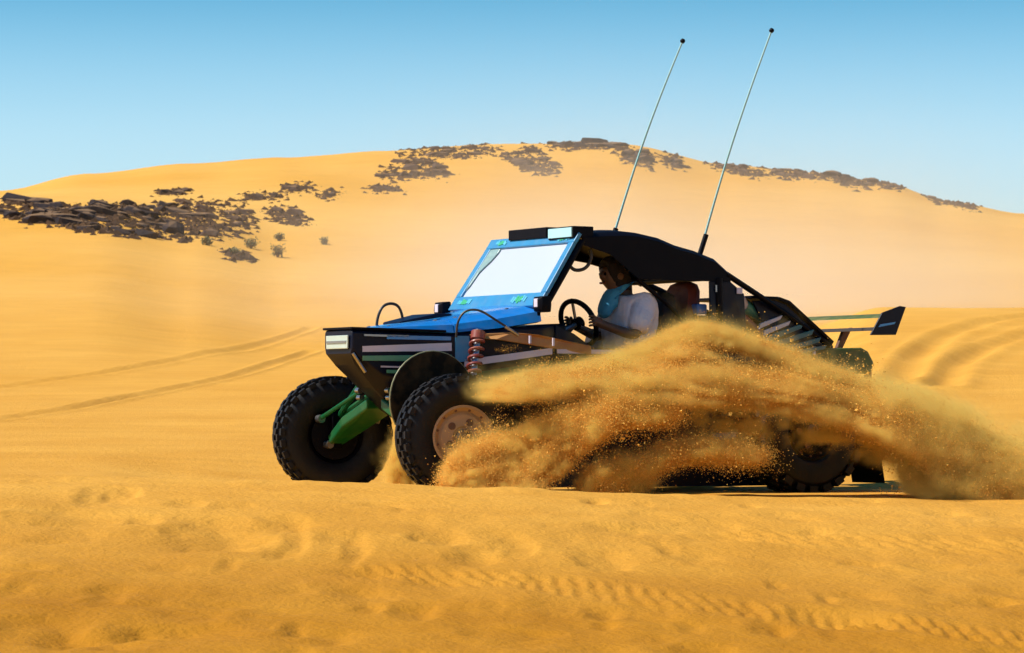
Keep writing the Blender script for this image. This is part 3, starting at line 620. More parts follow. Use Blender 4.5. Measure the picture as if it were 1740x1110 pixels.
def wheel(X, Y, Rr, wd_, rim_r, steer, name, lugs=30, lug_h=.022, out=1, rm_='rim'):
    w_ = bpy.data.objects.new(name, None); col.objects.link(w_); w_.parent = buggy; w_.empty_display_size = .2
    w_.location = (X, Y, Rr - .02); w_.rotation_euler = (0, R_(random.uniform(0, 90)), steer)
    w_.rotation_mode = 'XYZ'
    tyre_mesh(Rr, wd_, rim_r, lugs, lug_h).build('tyre', M['rubber'], w_, True, angle=30)
    s = out; hw = wd_ / 2
    rm = MB().lathe([(rim_r * 1.03, s * hw * .74), (rim_r * 1.06, s * hw * .84), (rim_r * .98, s * hw * .86), (rim_r * .93, s * hw * .74), (rim_r * .86, s * hw * .66), (rim_r * .84, s * hw * .60), (rim_r * .80, s * hw * .64), (rim_r * .74, s * hw * .70), (rim_r * .36, s * hw * .74), (rim_r * .30, s * hw * .66), (.001, s * hw * .66)], n=48).build('rim', M[rm_], w_, True, angle=30)
    MB().lathe([(rim_r * 1.0, -s * hw * .74), (rim_r * .9, -s * hw * .6), (rim_r * .88, s * hw * .5)], n=40).build('rim_barrel', M['black'], w_, True)
    MB().lathe([(.001, -s * hw * .62), (rim_r * .86, -s * hw * .62), (rim_r * .88, -s * hw * .40), (rim_r * .88, s * hw * .2), (.001, s * hw * .2)], n=32).build('brake_drum', M['black'], w_, True, angle=30)
    MB().lathe([(rim_r * .25, s * hw * .60), (rim_r * .25, s * hw * .86), (rim_r * .17, s * hw * .92), (rim_r * .17, s * hw * .84), (.001, s * hw * .84)], n=24).build('hub', M['hub'], rm, True, angle=30)
    for k in range(5):
        a = 2 * math.pi * k / 5 + .3; q = rim_r * .52
        MB().lathe([(.026, s * hw * .70), (.026, s * hw * .755), (.018, s * hw * .755), (.018, s * hw * .735), (.001, s * hw * .735)], (q * math.cos(a), 0, q * math.sin(a)), 12).build('lug_hole', M['rim_dark'], rm, True)
    for k in range(12):
        a = 2 * math.pi * k / 12; q = rim_r * .90
        MB().lathe([(.009, s * hw * .64), (.009, s * hw * .75), (.001, s * hw * .75)], (q * math.cos(a), 0, q * math.sin(a)), 8).build('rim_bolt', M['rim_dark'], rm, True)
    return w_
STEER = R_(-15)
wheel(0, .92, .43, .29, .205, STEER, 'front_wheel', out=1)
wheel(0, -.92, .43, .29, .205, STEER, 'front_wheel', out=-1)
wheel(-2.85, .93, .46, .36, .20, 0, 'rear_wheel', 22, .035, 1, 'black')
wheel(-2.85, -.93, .46, .36, .20, 0, 'rear_wheel', 22, .035, -1, 'black')

# front suspension
for s in (1, -1):
    arm = MB(); arm.prism([(.16, s * .10, .60), (.17, s * .46, .47), (.10, s * .80, .335), (-.02, s * .80, .335), (-.12, s * .46, .50), (-.16, s * .16, .62)], (0, 0, .075)); arm.build('lower_arm', M['green'], buggy, bevel=.012)
    MB().tube([(.10, s * .22, .84), (.02, s * .76, .56)], .022).build('upper_arm', M['green'], buggy, True); MB().tube([(-.18, s * .27, .84), (0, s * .76, .56)], .022).build('upper_arm', M['green'], buggy, True)
    MB().tube([(.13, s * .22, .735), (.155, s * .5, .63), (.17, s * .79, .53)], .016).build('tie_rod', M['green'], buggy, True)
    MB().lathe([(.001, -.03), (.03, -.03), (.03, .03), (.001, .03)], (.17, s * .79, .53), 12).build('rod_end', M['steel'], buggy, True)
    MB().lathe([(.001, -.03), (.03, -.03), (.03, .03), (.001, .03)], (.10, s * .79, .345), 12).build('ball_joint', M['steel'], buggy, True)
    for X, Y, Z in ((.15, .215, .68), (.10, .21, .60), (.16, .22, .73)): MB().lathe([(.001, -.025), (.022, -.025), (.022, .025), (.001, .025)], (X, s * Y, Z), 10).build('pivot_bolt', M['steel'], buggy, True)
    a0 = Vector((-.40, s * .50, 1.15)); a1 = Vector((-.22, s * .66, .50)); sh = MB().tube([a0, a1], .024, 12).build('shock', M['steel'], buggy, True)
    ax = (a1 - a0); u = ax.orthogonal().normalized(); v2 = ax.normalized().cross(u); pts = []
    for k in range(9 * 12 + 1):
        t = k / 108; a = k * 2 * math.pi / 12; pts.append(a0 + ax * (.10 + .72 * t) + (u * math.cos(a) + v2 * math.sin(a)) * .047)
    MB().tube(pts, .0115, 6).build('coil_spring', M['coil'], sh, True)
    MB().tube([a0 + ax * .02, a0 + ax * .10], .050, 14).build('spring_collar', M['coil'], sh, True)
    # spindle block joining the arms to the wheel
    MB().box((.04, s * .80, .44), (.08, .07, .26)).build('spindle', M['black'], buggy, bevel=.01)
    # rear trailing arm and half shaft
    MB().prism([(-2.28, s * .55, .46), (-2.82, s * .74, .40), (-2.95, s * .74, .42), (-2.95, s * .74, .50), (-2.82, s * .74, .54), (-2.28, s * .55, .56)], (0, -s * .06, 0)).build('trailing_arm', M['navy'], buggy, bevel=.01)
    MB().tube([(-2.85, s * .10, .55), (-2.85, s * .80, .45)], .03).build('half_shaft', M['black'], buggy, True)
for s in (1, -1): MB().prism([(-3.36, s * .74, .62), (-3.36, s * 1.12, .62), (-3.46, s * 1.12, .06), (-3.46, s * .74, .06)], (-.012, 0, 0)).build('shade_flap', M['black'], buggy)  # black flaps added behind the rear wheels to stand in for shade
# mud guard inside the near front tyre
gd = MB(); cx, cz, r0 = .03, .66, .335; poly = [(cx + r0 * math.cos(a), cz + r0 * math.sin(a)) for a in (R_(q) for q in range(-30, 191, 10))]
gd.prism([(x, .60, z) for x, z in poly], (0, .02, 0)); g_o = gd.build('mud_guard', M['guard'], buggy, True, angle=30)
MB().tube([(x, .612, z) for x, z in poly], .008, 6).build('guard_edge', M['guard_edge'], g_o, True)
MB().tube([(.03, .60, .78), (.02, .40, .80), (.0, .25, .82)], .014).build('guard_bracket', M['black'], g_o, True)

# steering wheel, seats, cockpit things
stw = bpy.data.objects.new('steering_wheel', None); col.objects.link(stw); stw.parent = buggy; stw.location = (-1.33, .33, 1.215); stw.rotation_euler = (0, R_(-68), R_(12)); stw.empty_display_size = .1
MB().tube([(.17 * math.cos(a), .17 * math.sin(a), 0) for a in (2 * math.pi * k / 32 for k in range(33))], .019, 10).build('wheel_rim', M['black'], stw, True)
for a in (0, 2.1, 4.2): MB().tube([(.03 * math.cos(a), .03 * math.sin(a), -.02), (.165 * math.cos(a), .165 * math.sin(a), 0)], .011).build('spoke', M['steel'], stw, True)
MB().tube([(0, 0, -.03), (0, 0, .02)], .045, 16).build('wheel_boss', M['black'], stw, True)
MB().tube([(-1.05, .33, 1.10), (-1.31, .33, 1.205)], .02).build('steering_column', M['steel'], buggy, True)
def seat(x, y, m, name, top, hw=.20):
    st = bpy.data.objects.new(name, None); col.objects.link(st); st.parent = buggy; st.location = (x, y, 0); st.empty_display_size = .1
    def s_(zc, xo, w_, t): return [(xo - t, -w_ * .8, zc), (xo - t, w_ * .8, zc), (xo, w_, zc), (xo + t, w_ * .85, zc), (xo + t, -w_ * .85, zc), (xo, -w_, zc)]
    MB().loft([s_(.80, .0, hw * .95, .05), s_(1.0, -.03, hw, .055), s_(1.2, -.09, hw, .055), s_(top - .16, -.15, hw * .85, .055), s_(top - .07, -.17, hw * .72, .055), s_(top - .02, -.18, hw * .52, .05), s_(top, -.185, hw * .25, .03)]).build('backrest', M[m], st, True, angle=50)
    MB().loft([[(q, -hw * k, z), (q, hw * k, z), (q, hw * k * .9, z + .10), (q, -hw * k * .9, z + .10)] for q, z, k in ((.0, .68, .9), (.15, .68, 1), (.45, .72, 1), (.5, .75, .8))]).build('seat_cushion', M[m], st, True, .02)
seat(-1.86, .33, 'seat_dark', 'front_seat', 1.45, .22)
seat(-1.90, -.33, 'seat_dark', 'front_seat', 1.30, .20)
seat(-2.09, .29, 'seat', 'rear_seat', 1.53, .24); seat(-2.10, -.33, 'seat', 'rear_seat', 1.33, .20)
MB().box((-2.25, .50, 1.325), (.09, .11, .075)).build('blue_box', M['bluebox'], buggy, bevel=.012)
MB().box((-2.26, .50, 1.17), (.11, .14, .22)).build('box_bracket', M['navy'], buggy)
MB().box((-2.02, .47, 1.255), (.02, .02, .05)).build('belt_buckle', M['steel'], buggy)

# engine, louvred engine cover
MB().prism([(-2.29, -.58, .31), (-2.29, .58, .31), (-3.42, .40, .42), (-3.42, -.40, .42)], (0, 0, .03)).build('skid_plate', M['navy'], buggy)
eng = MB().box((-2.85, 0, .80), (.75, .55, .45)).build('engine', M['engine'], buggy, bevel=.03)
for s in (1, -1): MB().box((-2.85, s * .22, 1.13), (.5, .16, .22), Matrix.Rotation(-s * .5, 3, 'X')).build('cylinder_head', M['engine'], eng, bevel=.02)
MB().tube([(-2.76, .36, 1.36), (-2.98, .36, 1.27)], .05, 14).build('intake_can', M['mint'], eng, True)
MB().tube([(-2.70, .38, 1.42), (-2.76, .36, 1.36)], .04, 14).build('intake_cap', M['lavender'], eng, True)
MB().tube([(-2.70, .40, 1.28), (-2.86, .42, 1.16), (-2.92, .44, 1.05)], .035, 10, 1).build('header_pipe', M['coil'], eng, True)
for k in range(4): MB().tube([(-3.05 - k * .10, .40, 1.06), (-3.06 - k * .10, .43, .97), (-3.12 - k * .1, .40, .9)], .026, 10).build('exhaust_pipe', M['rust'], eng, True)
cov = MB().prism([(-2.78, .44, 1.40), (-2.98, .44, 1.405), (-3.08, .44, 1.375), (-3.50, .42, 1.08), (-3.08, .44, 1.055), (-2.93, .44, 1.12)], (0, -.02, 0)).build('engine_cover', M['navy'], buggy, bevel=.004)
MB().prism([(-2.75, -.40, 1.415), (-2.75, .46, 1.415), (-2.99, .46, 1.412), (-2.99, -.40, 1.412)], (0, 0, .02)).build('cover_top', M['black'], cov)
MB().prism([(-2.99, -.40, 1.412), (-2.99, .46, 1.412), (-3.09, .46, 1.385), (-3.51, .44, 1.088), (-3.51, -.40, 1.088), (-3.09, -.40, 1.385)], (-.012, 0, .02)).build('cover_deck', M['black'], cov, bevel=.003)
SL = [(-2.821 - (a - 1290) * .00534, 1.172 - (b - 558) * .0046, -2.821 - (c - 1290) * .00534, 1.172 - (d - 558) * .0046, m, k) for a, b, c, d, m, k in
      ((1290, 554, 1326, 538, 'white_slat', .040), (1297, 565, 1340, 547, 'white_slat', .042), (1300, 576, 1362, 552, 'teal', .050), (1312, 585, 1380, 562, 'teal', .050), (1332, 592, 1392, 574, 'teal', .048), (1352, 595, 1402, 585, 'teal', .038))]
for x0, z0, x1, z1, m, k in SL:
    MB().prism([(x0, .442, z0), (x1, .442, z1), (x1 - .02, .442, z1 + k * .8), (x0 - .01, .442, z0 + k)], (0, .022, .0)).build('slat', M[m], cov, bevel=.003)
MB().box((-3.33, .445, 1.035), (.02, .02, .06)).build('cover_pin', M['lavender'], cov)

# tail box and wing
tb = [(-3.44, 1.055), (-3.74, 1.062), (-3.80, 1.035), (-3.855, .95), (-3.83, .87), (-3.44, .85)]
MB().prism([(x, -.5, z) for x, z in tb], (0, 1.0, 0)).build('tail_box', M['olive'], buggy, bevel=.02)
MB().box((-3.835, .44, .86), (.02, .08, .05)).build('tail_lamp', M['coil'], buggy, bevel=.006)
wing = bpy.data.objects.new('rear_wing', None); col.objects.link(wing); wing.parent = buggy; wing.empty_display_size = .2
def blade(x0, z0, x1, z1, t): return MB().loft([[(x0, y, z0), (x0 - .01, y, z0 + t), ((x0 + x1) / 2, y, (z0 + z1) / 2 + t), (x1, y, z1 + .003), (x1, y, z1), ((x0 + x1) / 2, y, (z0 + z1) / 2 - .2 * t)] for y in (-.70, -.23, .23, .70)])
blade(-3.68, 1.185, -3.80, 1.195, .022).build('main_blade', M['wing_edge'], wing, True, angle=30)
blade(-3.86, 1.285, -3.97, 1.318, .010).build('upper_blade', M['olive'], wing, True, angle=30)
for s in (1, -1):
    MB().prism([(-3.65, s * .703, 1.150), (-3.89, s * .703, 1.155), (-3.985, s * .703, 1.365), (-3.93, s * .703, 1.372), (-3.76, s * .703, 1.318)], (0, s * .014, 0)).build('end_plate', M['navy'], wing, bevel=.004)
    MB().prism([(-3.72, s * .718, 1.21), (-3.87, s * .718, 1.235), (-3.885, s * .718, 1.252), (-3.74, s * .718, 1.232)], (0, s * .004, 0)).build('plate_stripe', M['blue'], wing)
    MB().prism([(-3.70, s * .2, 1.06), (-3.755, s * .2, 1.06), (-3.85, s * .2, 1.222), (-3.765, s * .2, 1.198)], (0, .035, 0)).build('wing_strut', M['rust'], wing, bevel=.005)

# whip antennas, bending back a little
def whip(b, t, bh):
    a = bpy.data.objects.new('whip_antenna', None); col.objects.link(a); a.parent = buggy; a.empty_display_size = .1
    b = Vector(b); t = Vector(t); d = (t - b); pts = []
    for k in range(13):
        q = k / 12; pts.append(b + d * q + Vector((.025 * math.sin(math.pi * q), 0, .01 * math.sin(math.pi * q))))
    MB().tube(pts, [.0095, .0065], 6).build('whip', M['antenna'], a, True)
    MB().tube([b - d.normalized() * .03, b + d.normalized() * bh], .019, 10).build('antenna_base', M['black'], a, True)
    o = MB(); o.lathe([(.001, -.02), (.014, -.014), (.02, 0), (.014, .014), (.001, .02)], tuple(t), 12); o.build('tip', M['black'], a, True)
whip((-1.845, 0, 1.88), (-2.456, 0, 3.342), .05)
whip((-2.323, .4, 1.70), (-2.982, .4, 3.412), .19)

# ------------------------------------------------------------------ the driver
def skin_mesh(name, verts, edges, radii, m, parent=None, sub=2):
    me = bpy.data.meshes.new(name); me.from_pydata(verts, edges, []); me.materials.append(m)
    o = bpy.data.objects.new(name, me); col.objects.link(o)
    if parent is not None: o.parent = parent
    s = o.modifiers.new('skin', 'SKIN'); s.use_smooth_shade = True
    if not me.skin_vertices: me.skin_vertices.new()
    sv = me.skin_vertices[0].data
    for k, r in enumerate(radii): sv[k].radius = r if isinstance(r, tuple) else (r, r); sv[k].use_root = (k == 0)
    u = o.modifiers.new('subsurf', 'SUBSURF'); u.levels = sub; u.render_levels = sub
    return o
def to_mesh(o):    # bake the modifiers so the figure is one plain mesh
    dg = bpy.context.evaluated_depsgraph_get(); me = bpy.data.meshes.new_from_object(o.evaluated_get(dg)); o.modifiers.clear(); o.data = me
    for p in me.polygons: p.use_smooth = True
V = []; E = []; RR = []
def jt(p, r, par=None):
    V.append(p); RR.append(r)
    if par is not None: E.append((par, len(V) - 1))
    return len(V) - 1
D0 = (-1.72, .33)
pel = jt((-1.74, .33, .84), (.15, .12)); wst = jt((-1.765, .33, 1.02), (.13, .11), pel); chs = jt((-1.77, .33, 1.24), (.155, .115), wst); nb = jt((-1.745, .33, 1.385), (.075, .07), chs); nk = jt((-1.70, .33, 1.44), (.055, .055), nb)
h0 = jt((-1.63, .33, 1.505), (.07, .075), nk); h1 = jt((-1.615, .33, 1.575), (.082, .098), h0); h2 = jt((-1.62, .33, 1.64), (.07, .085), h1)
nose = jt((-1.51, .33, 1.548), (.018, .018), h1)
ends = {}
for s in (1, -1):
    y = lambda q: .33 + s * q
    sh_ = jt((-1.77, y(.19), 1.355), .062, chs); el = jt((-1.66, y(.245), 1.12), .043, sh_); wr = jt((-1.42, y(.19), 1.20), .03, el)
    pm = jt((-1.375, y(.180), 1.225), (.036, .022), wr)
    for k, (dy, dz, ln) in enumerate(((.012, .036, 1), (.014, .014, 1.08), (.014, -.008, 1.0), (.010, -.03, .8))):
        a = jt((-1.345, y(.170 + dy), 1.228 + dz), .0095, pm); b = jt((-1.345 + .025 * ln, y(.155 + dy), 1.226 + dz), .009, a); jt((-1.338 + .01 * ln, y(.137 + dy), 1.222 + dz), .008, b)
    t1 = jt((-1.365, y(.150), 1.255), .011, pm); jt((-1.345, y(.132), 1.262), .009, t1)
    hp = jt((-1.62, y(.10), .82), .085, pel); kn = jt((-1.22, y(.13), .90), .06, hp); an = jt((-1.02, y(.12), .60), .042, kn); jt((-.98, y(.12), .56), (.035, .045), an)
driver = skin_mesh('person', V, E, RR, M['skin']); driver.matrix_world = BM_
tag(driver, 'driver in a white shirt and blue neck scarf gripping the steering wheel', 'person')
SV = [(-1.75, .33, .88), (-1.768, .33, 1.04), (-1.745, .33, 1.235), (-1.735, .33, 1.375)]; SE = [(0, 1), (1, 2), (2, 3)]; SR = [(.20, .19), (.20, .185), (.215, .185), (.13, .115)]
for s in (1, -1):
    b = len(SV); SV += [(-1.77, .33 + s * .195, 1.358), (-1.71, .33 + s * .228, 1.22), (-1.675, .33 + s * .242, 1.14)]; SE += [(2, b), (b, b + 1), (b + 1, b + 2)]; SR += [.105, .095, .085]
shirt = skin_mesh('shirt', SV, SE, SR, M['shirt'], driver)
TV = [(-1.72, .33, .84)]; TE = []; TR_ = [(.16, .13)]
for s in (1, -1):
    b = len(TV); TV += [(-1.62, .33 + s * .10, .82), (-1.22, .33 + s * .13, .90), (-1.04, .33 + s * .12, .64)]; TE += [(0, b), (b, b + 1), (b + 1, b + 2)]; TR_ += [.098, .073, .055]
trs = skin_mesh('trousers', TV, TE, TR_, M['trousers'], driver)
scf = skin_mesh('neck_scarf', [(-1.70, .33, 1.41), (-1.665, .33, 1.455), (-1.60, .33, 1.385), (-1.55, .33, 1.315), (-1.535, .35, 1.25)], [(0, 1), (0, 2), (2, 3), (3, 4)], [(.10, .09), (.095, .10), (.09, .075), (.085, .05), (.05, .03)], M['scarf'], driver)
wrp = skin_mesh('head_wrap', [(-1.63, .33, 1.605), (-1.627, .33, 1.66), (-1.64, .33, 1.70), (-1.68, .33, 1.53), (-1.735, .33, 1.44), (-1.555, .33, 1.632), (-1.560, .33, 1.510)], [(0, 1), (1, 2), (0, 3), (3, 4), (0, 5), (3, 6)], [(.105, .115), (.098, .105), (.055, .065), (.092, .09), (.07, .06), (.06, .03), (.082, .065)], M['wrap'], driver)
for o in (driver, shirt, trs, scf, wrp): to_mesh(o)
for s in (1, -1): MB().lathe([(.001, -.012), (.013, 0), (.001, .012)], (-1.537, .33 + s * .034, 1.572), 10).build('eye', M['black'], driver, True)
for s in (1, -1): MB().lathe([(.001, -.01), (.022, -.006), (.026, .006), (.001, .012)], (-1.63, .33 + s * .088, 1.555), 12).build('ear', M['skin'], driver, True)
MB().tube([(-1.535, .30, 1.508), (-1.529, .33, 1.506), (-1.535, .36, 1.508)], .008, 6).build('mouth', M['seat'], driver, True)

# ------------------------------------------------------------------ flying sand: hundreds of thousands of clods and grains in sheets
def un_depth(px, py, d):
    f = np.array([0, math.cos(PITCH), math.sin(PITCH)]); u = np.array([0, -math.sin(PITCH), math.cos(PITCH)])
    vx = (px - 870) / FPX; vu = (555 - py) / FPX; vy = f[1] + u[1] * vu; vz = f[2] + u[2] * vu
    return np.stack([vx / vy * d, d, CAM_H + vz / vy * d], -1)
def dust_material(name, dens, colr):
    m = bpy.data.materials.new(name); m.use_nodes = True; t = m.node_tree
    for n in list(t.nodes): t.nodes.remove(n)
    o = t.nodes.new('ShaderNodeOutputMaterial'); v = t.nodes.new('ShaderNodeVolumePrincipled'); t.links.new(v.outputs[0], o.inputs['Volume'])
    v.inputs['Color'].default_value = (*colr, 1); v.inputs['Density'].default_value = dens; v.inputs['Anisotropy'].default_value = 0.1
    return m
sc.cycles.volume_bounces = 3; sc.cycles.volume_step_rate = 1.0; sc.cycles.volume_max_steps = 512
PUFFS = []
def puff_mesh(k, n, sx_, st_, gr):   # a wisp of fine grains, long axis X, streaming out to one end
    r = np.random.default_rng(500 + k); t = r.beta(1.6, 2.2, n); spread = st_ * (0.35 + t)
    P = np.stack([(t - .4) * sx_, r.normal(size=n) * spread, r.normal(size=n) * spread], -1)
    P[:, 1] += st_ * .8 * np.sin(t * 5 + k); rr = gr * np.exp(r.normal(size=n) * .4)
    T = np.array([[1, 1, 1], [1, -1, -1], [-1, 1, -1], [-1, -1, 1]], float) / math.sqrt(3)
    A = np.linalg.qr(r.normal(size=(n, 3, 3)))[0]
    co = (P[:, None, :] + np.einsum('nij,kj->nki', A, T) * rr[:, None, None]).reshape(-1, 3)
    F = (np.array([[0, 1, 2], [0, 3, 1], [0, 2, 3], [1, 3, 2]])[None] + (np.arange(n) * 4)[:, None, None]).reshape(-1, 3)
    me = bpy.data.meshes.new('sand_wisp'); me.from_pydata(co.tolist(), [], F.tolist()); me.materials.append(M['grain'])
    return bpy.data.objects.new('sand_wisp', me)
PUFFS = [puff_mesh(k, 300, .24, .022, .0013) for k in range(6)]

def density_nodes(g, D, name, lo, hi, dim, vox, dm):
    """a volume whose voxels read their density from a list of points"""
    nn = lambda t: g.nodes.new(t); lk = g.links.new
    gm = bpy.data.meshes.new(name + '_density'); gm.vertices.add(D.size); at = gm.attributes.new('dens', 'FLOAT', 'POINT'); at.data.foreach_set('value', D.transpose(2, 1, 0).ravel().astype(np.float32))
    gob = bpy.data.objects.new(name + '_density', gm)
    vc = nn('GeometryNodeVolumeCube'); vc.inputs['Min'].default_value = lo; vc.inputs['Max'].default_value = hi
    for q, ax in enumerate('XYZ'): vc.inputs['Resolution ' + ax].default_value = int(dim[q])
    ps = nn('GeometryNodeInputPosition'); sp = nn('ShaderNodeSeparateXYZ'); lk(ps.outputs[0], sp.inputs[0]); acc = None
    for q, mul in ((0, 1), (1, int(dim[0])), (2, int(dim[0] * dim[1]))):
        a = nn('ShaderNodeMath'); a.operation = 'SUBTRACT'; a.inputs[1].default_value = lo[q]; lk(sp.outputs[q], a.inputs[0])
        b = nn('ShaderNodeMath'); b.operation = 'DIVIDE'; b.inputs[1].default_value = vox; lk(a.outputs[0], b.inputs[0])
        e = nn('FunctionNodeFloatToInt'); e.rounding_mode = 'ROUND'; lk(b.outputs[0], e.inputs[0])
        f = nn('FunctionNodeIntegerMath'); f.operation = 'MULTIPLY'; f.inputs[1].default_value = mul; lk(e.outputs[0], f.inputs[0])
        if acc is None: acc = f
        else:
            h = nn('FunctionNodeIntegerMath'); h.operation = 'ADD'; lk(acc.outputs[0], h.inputs[0]); lk(f.outputs[0], h.inputs[1]); acc = h
    od = nn('GeometryNodeObjectInfo'); od.inputs['Object'].default_value = gob
    a3 = nn('GeometryNodeInputNamedAttribute'); a3.data_type = 'FLOAT'; a3.inputs[0].default_value = 'dens'
    si = nn('GeometryNodeSampleIndex'); si.data_type = 'FLOAT'; si.domain = 'POINT'; si.clamp = True
    lk(od.outputs['Geometry'], si.inputs['Geometry']); lk(a3.outputs[0], si.inputs['Value']); lk(acc.outputs[0], si.inputs['Index']); lk(si.outputs[0], vc.inputs['Density'])
    sm = nn('GeometryNodeSetMaterial'); sm.inputs['Material'].default_value = dm; lk(vc.outputs[0], sm.inputs[0])
    return sm
def density_object(name, D, lo, hi, dim, vox, dm):
    me = bpy.data.meshes.new(name); me.materials.append(dm); o = bpy.data.objects.new(name, me); col.objects.link(o)
    g = bpy.data.node_groups.new(name + '_nodes', 'GeometryNodeTree'); g.interface.new_socket('Geometry', in_out='OUTPUT', socket_type='NodeSocketGeometry')
    go = g.nodes.new('NodeGroupOutput'); sm = density_nodes(g, D, name, lo, hi, dim, vox, dm); g.links.new(sm.outputs[0], go.inputs[0])
    md = o.modifiers.new('airborne_dust', 'NODES'); md.node_group = g; return o

class Sand:
    """points with a heading; geometry nodes set a wisp of grains on each"""
    def __init__(s): s.p = []; s.a = []; s.r = []; s.q = []
    def add(s, P, ang, r, q, t): s.p.append(P); s.a.append(ang); s.r.append(r); s.q.append(np.stack([q, t], -1))
    def build(s, name, label, m, vox, dens, wisps, erode, colr=(1.0, 0.765, 0.225), seed=0, full=9.0):
        P = np.concatenate(s.p); ang = np.concatenate(s.a); r = np.concatenate(s.r); k = P[:, 2] > ground_z(P[:, 0], P[:, 1]) - .01; P = P[k]; ang = ang[k]; r = r[k]; QT = np.concatenate(s.q)[k]
        # --- density grid of the airborne sand
        lo = P.min(0) - 4 * vox; hi = P.max(0) + 4 * vox; dim = np.ceil((hi - lo) / vox).astype(int) + 1; hi = lo + (dim - 1) * vox
        c = np.rint((P - lo) / vox).astype(int); D = np.zeros(dim); np.add.at(D, (c[:, 0], c[:, 1], c[:, 2]), r)
        for ax in (0, 1, 2):
            for _ in range(2): D = .25 * np.roll(D, 1, ax) + .5 * D + .25 * np.roll(D, -1, ax)
        W = np.zeros(dim); np.add.at(W, (c[:, 0], c[:, 1], c[:, 2]), 1.0); QS = []
        for kk in (0, 1):
            A = np.zeros(dim); np.add.at(A, (c[:, 0], c[:, 1], c[:, 2]), QT[:, kk]); QS.append(A)
        B = [W] + QS
        for ax in (0, 1, 2): B = [.25 * np.roll(A, 1, ax) + .5 * A + .25 * np.roll(A, -1, ax) for A in B]
        QS = [A / np.maximum(B[0], 1e-6) for A in B[1:]]
        D = np.clip(D / full, 0, 1.5)
        gx, gy, gz_ = (lo[q] + np.arange(dim[q]) * vox for q in range(3)); act = np.nonzero(D > .002)
        X, Y, Z = gx[act[0]], gy[act[1]], gz_[act[2]]; fall = .30 * np.clip(X - .2, 0, 2)     # wisps lean down the flow
        n3 = .76 * fbm(QS[0][act] * 8.0, QS[1][act] * 5.0, Y * 1.3, seed + 60, 5, .65) + .24 * fbm(X * 5.5, Y * 3.5, (Z + fall) * 9, seed + 70, 4, .6)
        D[act] *= np.clip(1 + erode * (n3 * 3.6 - .30), 0.0, 2.2)
        print(name, dim, len(P))
        # --- grains, following the density
        pd = D[c[:, 0], c[:, 1], c[:, 2]]; pr = np.clip(pd, .015, 1) ; pr /= pr.sum(); k = rng.choice(len(P), min(wisps, len(P)), False, pr); P = P[k] + rng.normal(size=(len(k), 3)) * .012; ang = ang[k]; r = r[k]; n = len(P)
        me = bpy.data.meshes.new(name); me.vertices.add(n); me.vertices.foreach_set('co', P.ravel().astype(np.float32))
        ro = np.stack([rng.uniform(0, 6.28, n), ang + rng.normal(size=n) * .16, rng.normal(size=n) * .22], -1)
        at = me.attributes.new('turn', 'FLOAT_VECTOR', 'POINT'); at.data.foreach_set('vector', ro.ravel().astype(np.float32))
        at = me.attributes.new('size', 'FLOAT', 'POINT'); at.data.foreach_set('value', r.astype(np.float32))
        me.materials.append(m); dm = dust_material(name + '_dust', dens, colr); me.materials.append(dm); o = bpy.data.objects.new(name, me); col.objects.link(o)
        g = bpy.data.node_groups.new(name + '_nodes', 'GeometryNodeTree'); g.interface.new_socket('Geometry', in_out='INPUT', socket_type='NodeSocketGeometry'); g.interface.new_socket('Geometry', in_out='OUTPUT', socket_type='NodeSocketGeometry')
        nn = lambda t: g.nodes.new(t); lk = g.links.new
        gi = nn('NodeGroupInput'); go = nn('NodeGroupOutput'); mp = nn('GeometryNodeMeshToPoints'); ip = nn('GeometryNodeInstanceOnPoints'); j = nn('GeometryNodeGeometryToInstance')
        for pf in PUFFS[::-1]:
            oi = nn('GeometryNodeObjectInfo'); oi.inputs['Object'].default_value = pf; lk(oi.outputs['Geometry'], j.inputs[0])
        a1 = nn('GeometryNodeInputNamedAttribute'); a1.data_type = 'FLOAT_VECTOR'; a1.inputs[0].default_value = 'turn'
        a2 = nn('GeometryNodeInputNamedAttribute'); a2.data_type = 'FLOAT'; a2.inputs[0].default_value = 'size'
        er = nn('FunctionNodeEulerToRotation'); lk(a1.outputs[0], er.inputs[0])
        lk(gi.outputs[0], mp.inputs[0]); lk(mp.outputs[0], ip.inputs['Points']); lk(j.outputs[0], ip.inputs['Instance']); ip.inputs['Pick Instance'].default_value = True
        lk(er.outputs[0], ip.inputs['Rotation']); lk(a2.outputs[0], ip.inputs['Scale'])
        sm = density_nodes(g, D, name, lo, hi, dim, vox, dm)
        jg = nn('GeometryNodeJoinGeometry'); lk(ip.outputs[0], jg.inputs[0]); lk(sm.outputs[0], jg.inputs[0]); lk(jg.outputs[0], go.inputs[0])
        md = o.modifiers.new('airborne_sand', 'NODES'); md.node_group = g
        return tag(o, label, kind='stuff')

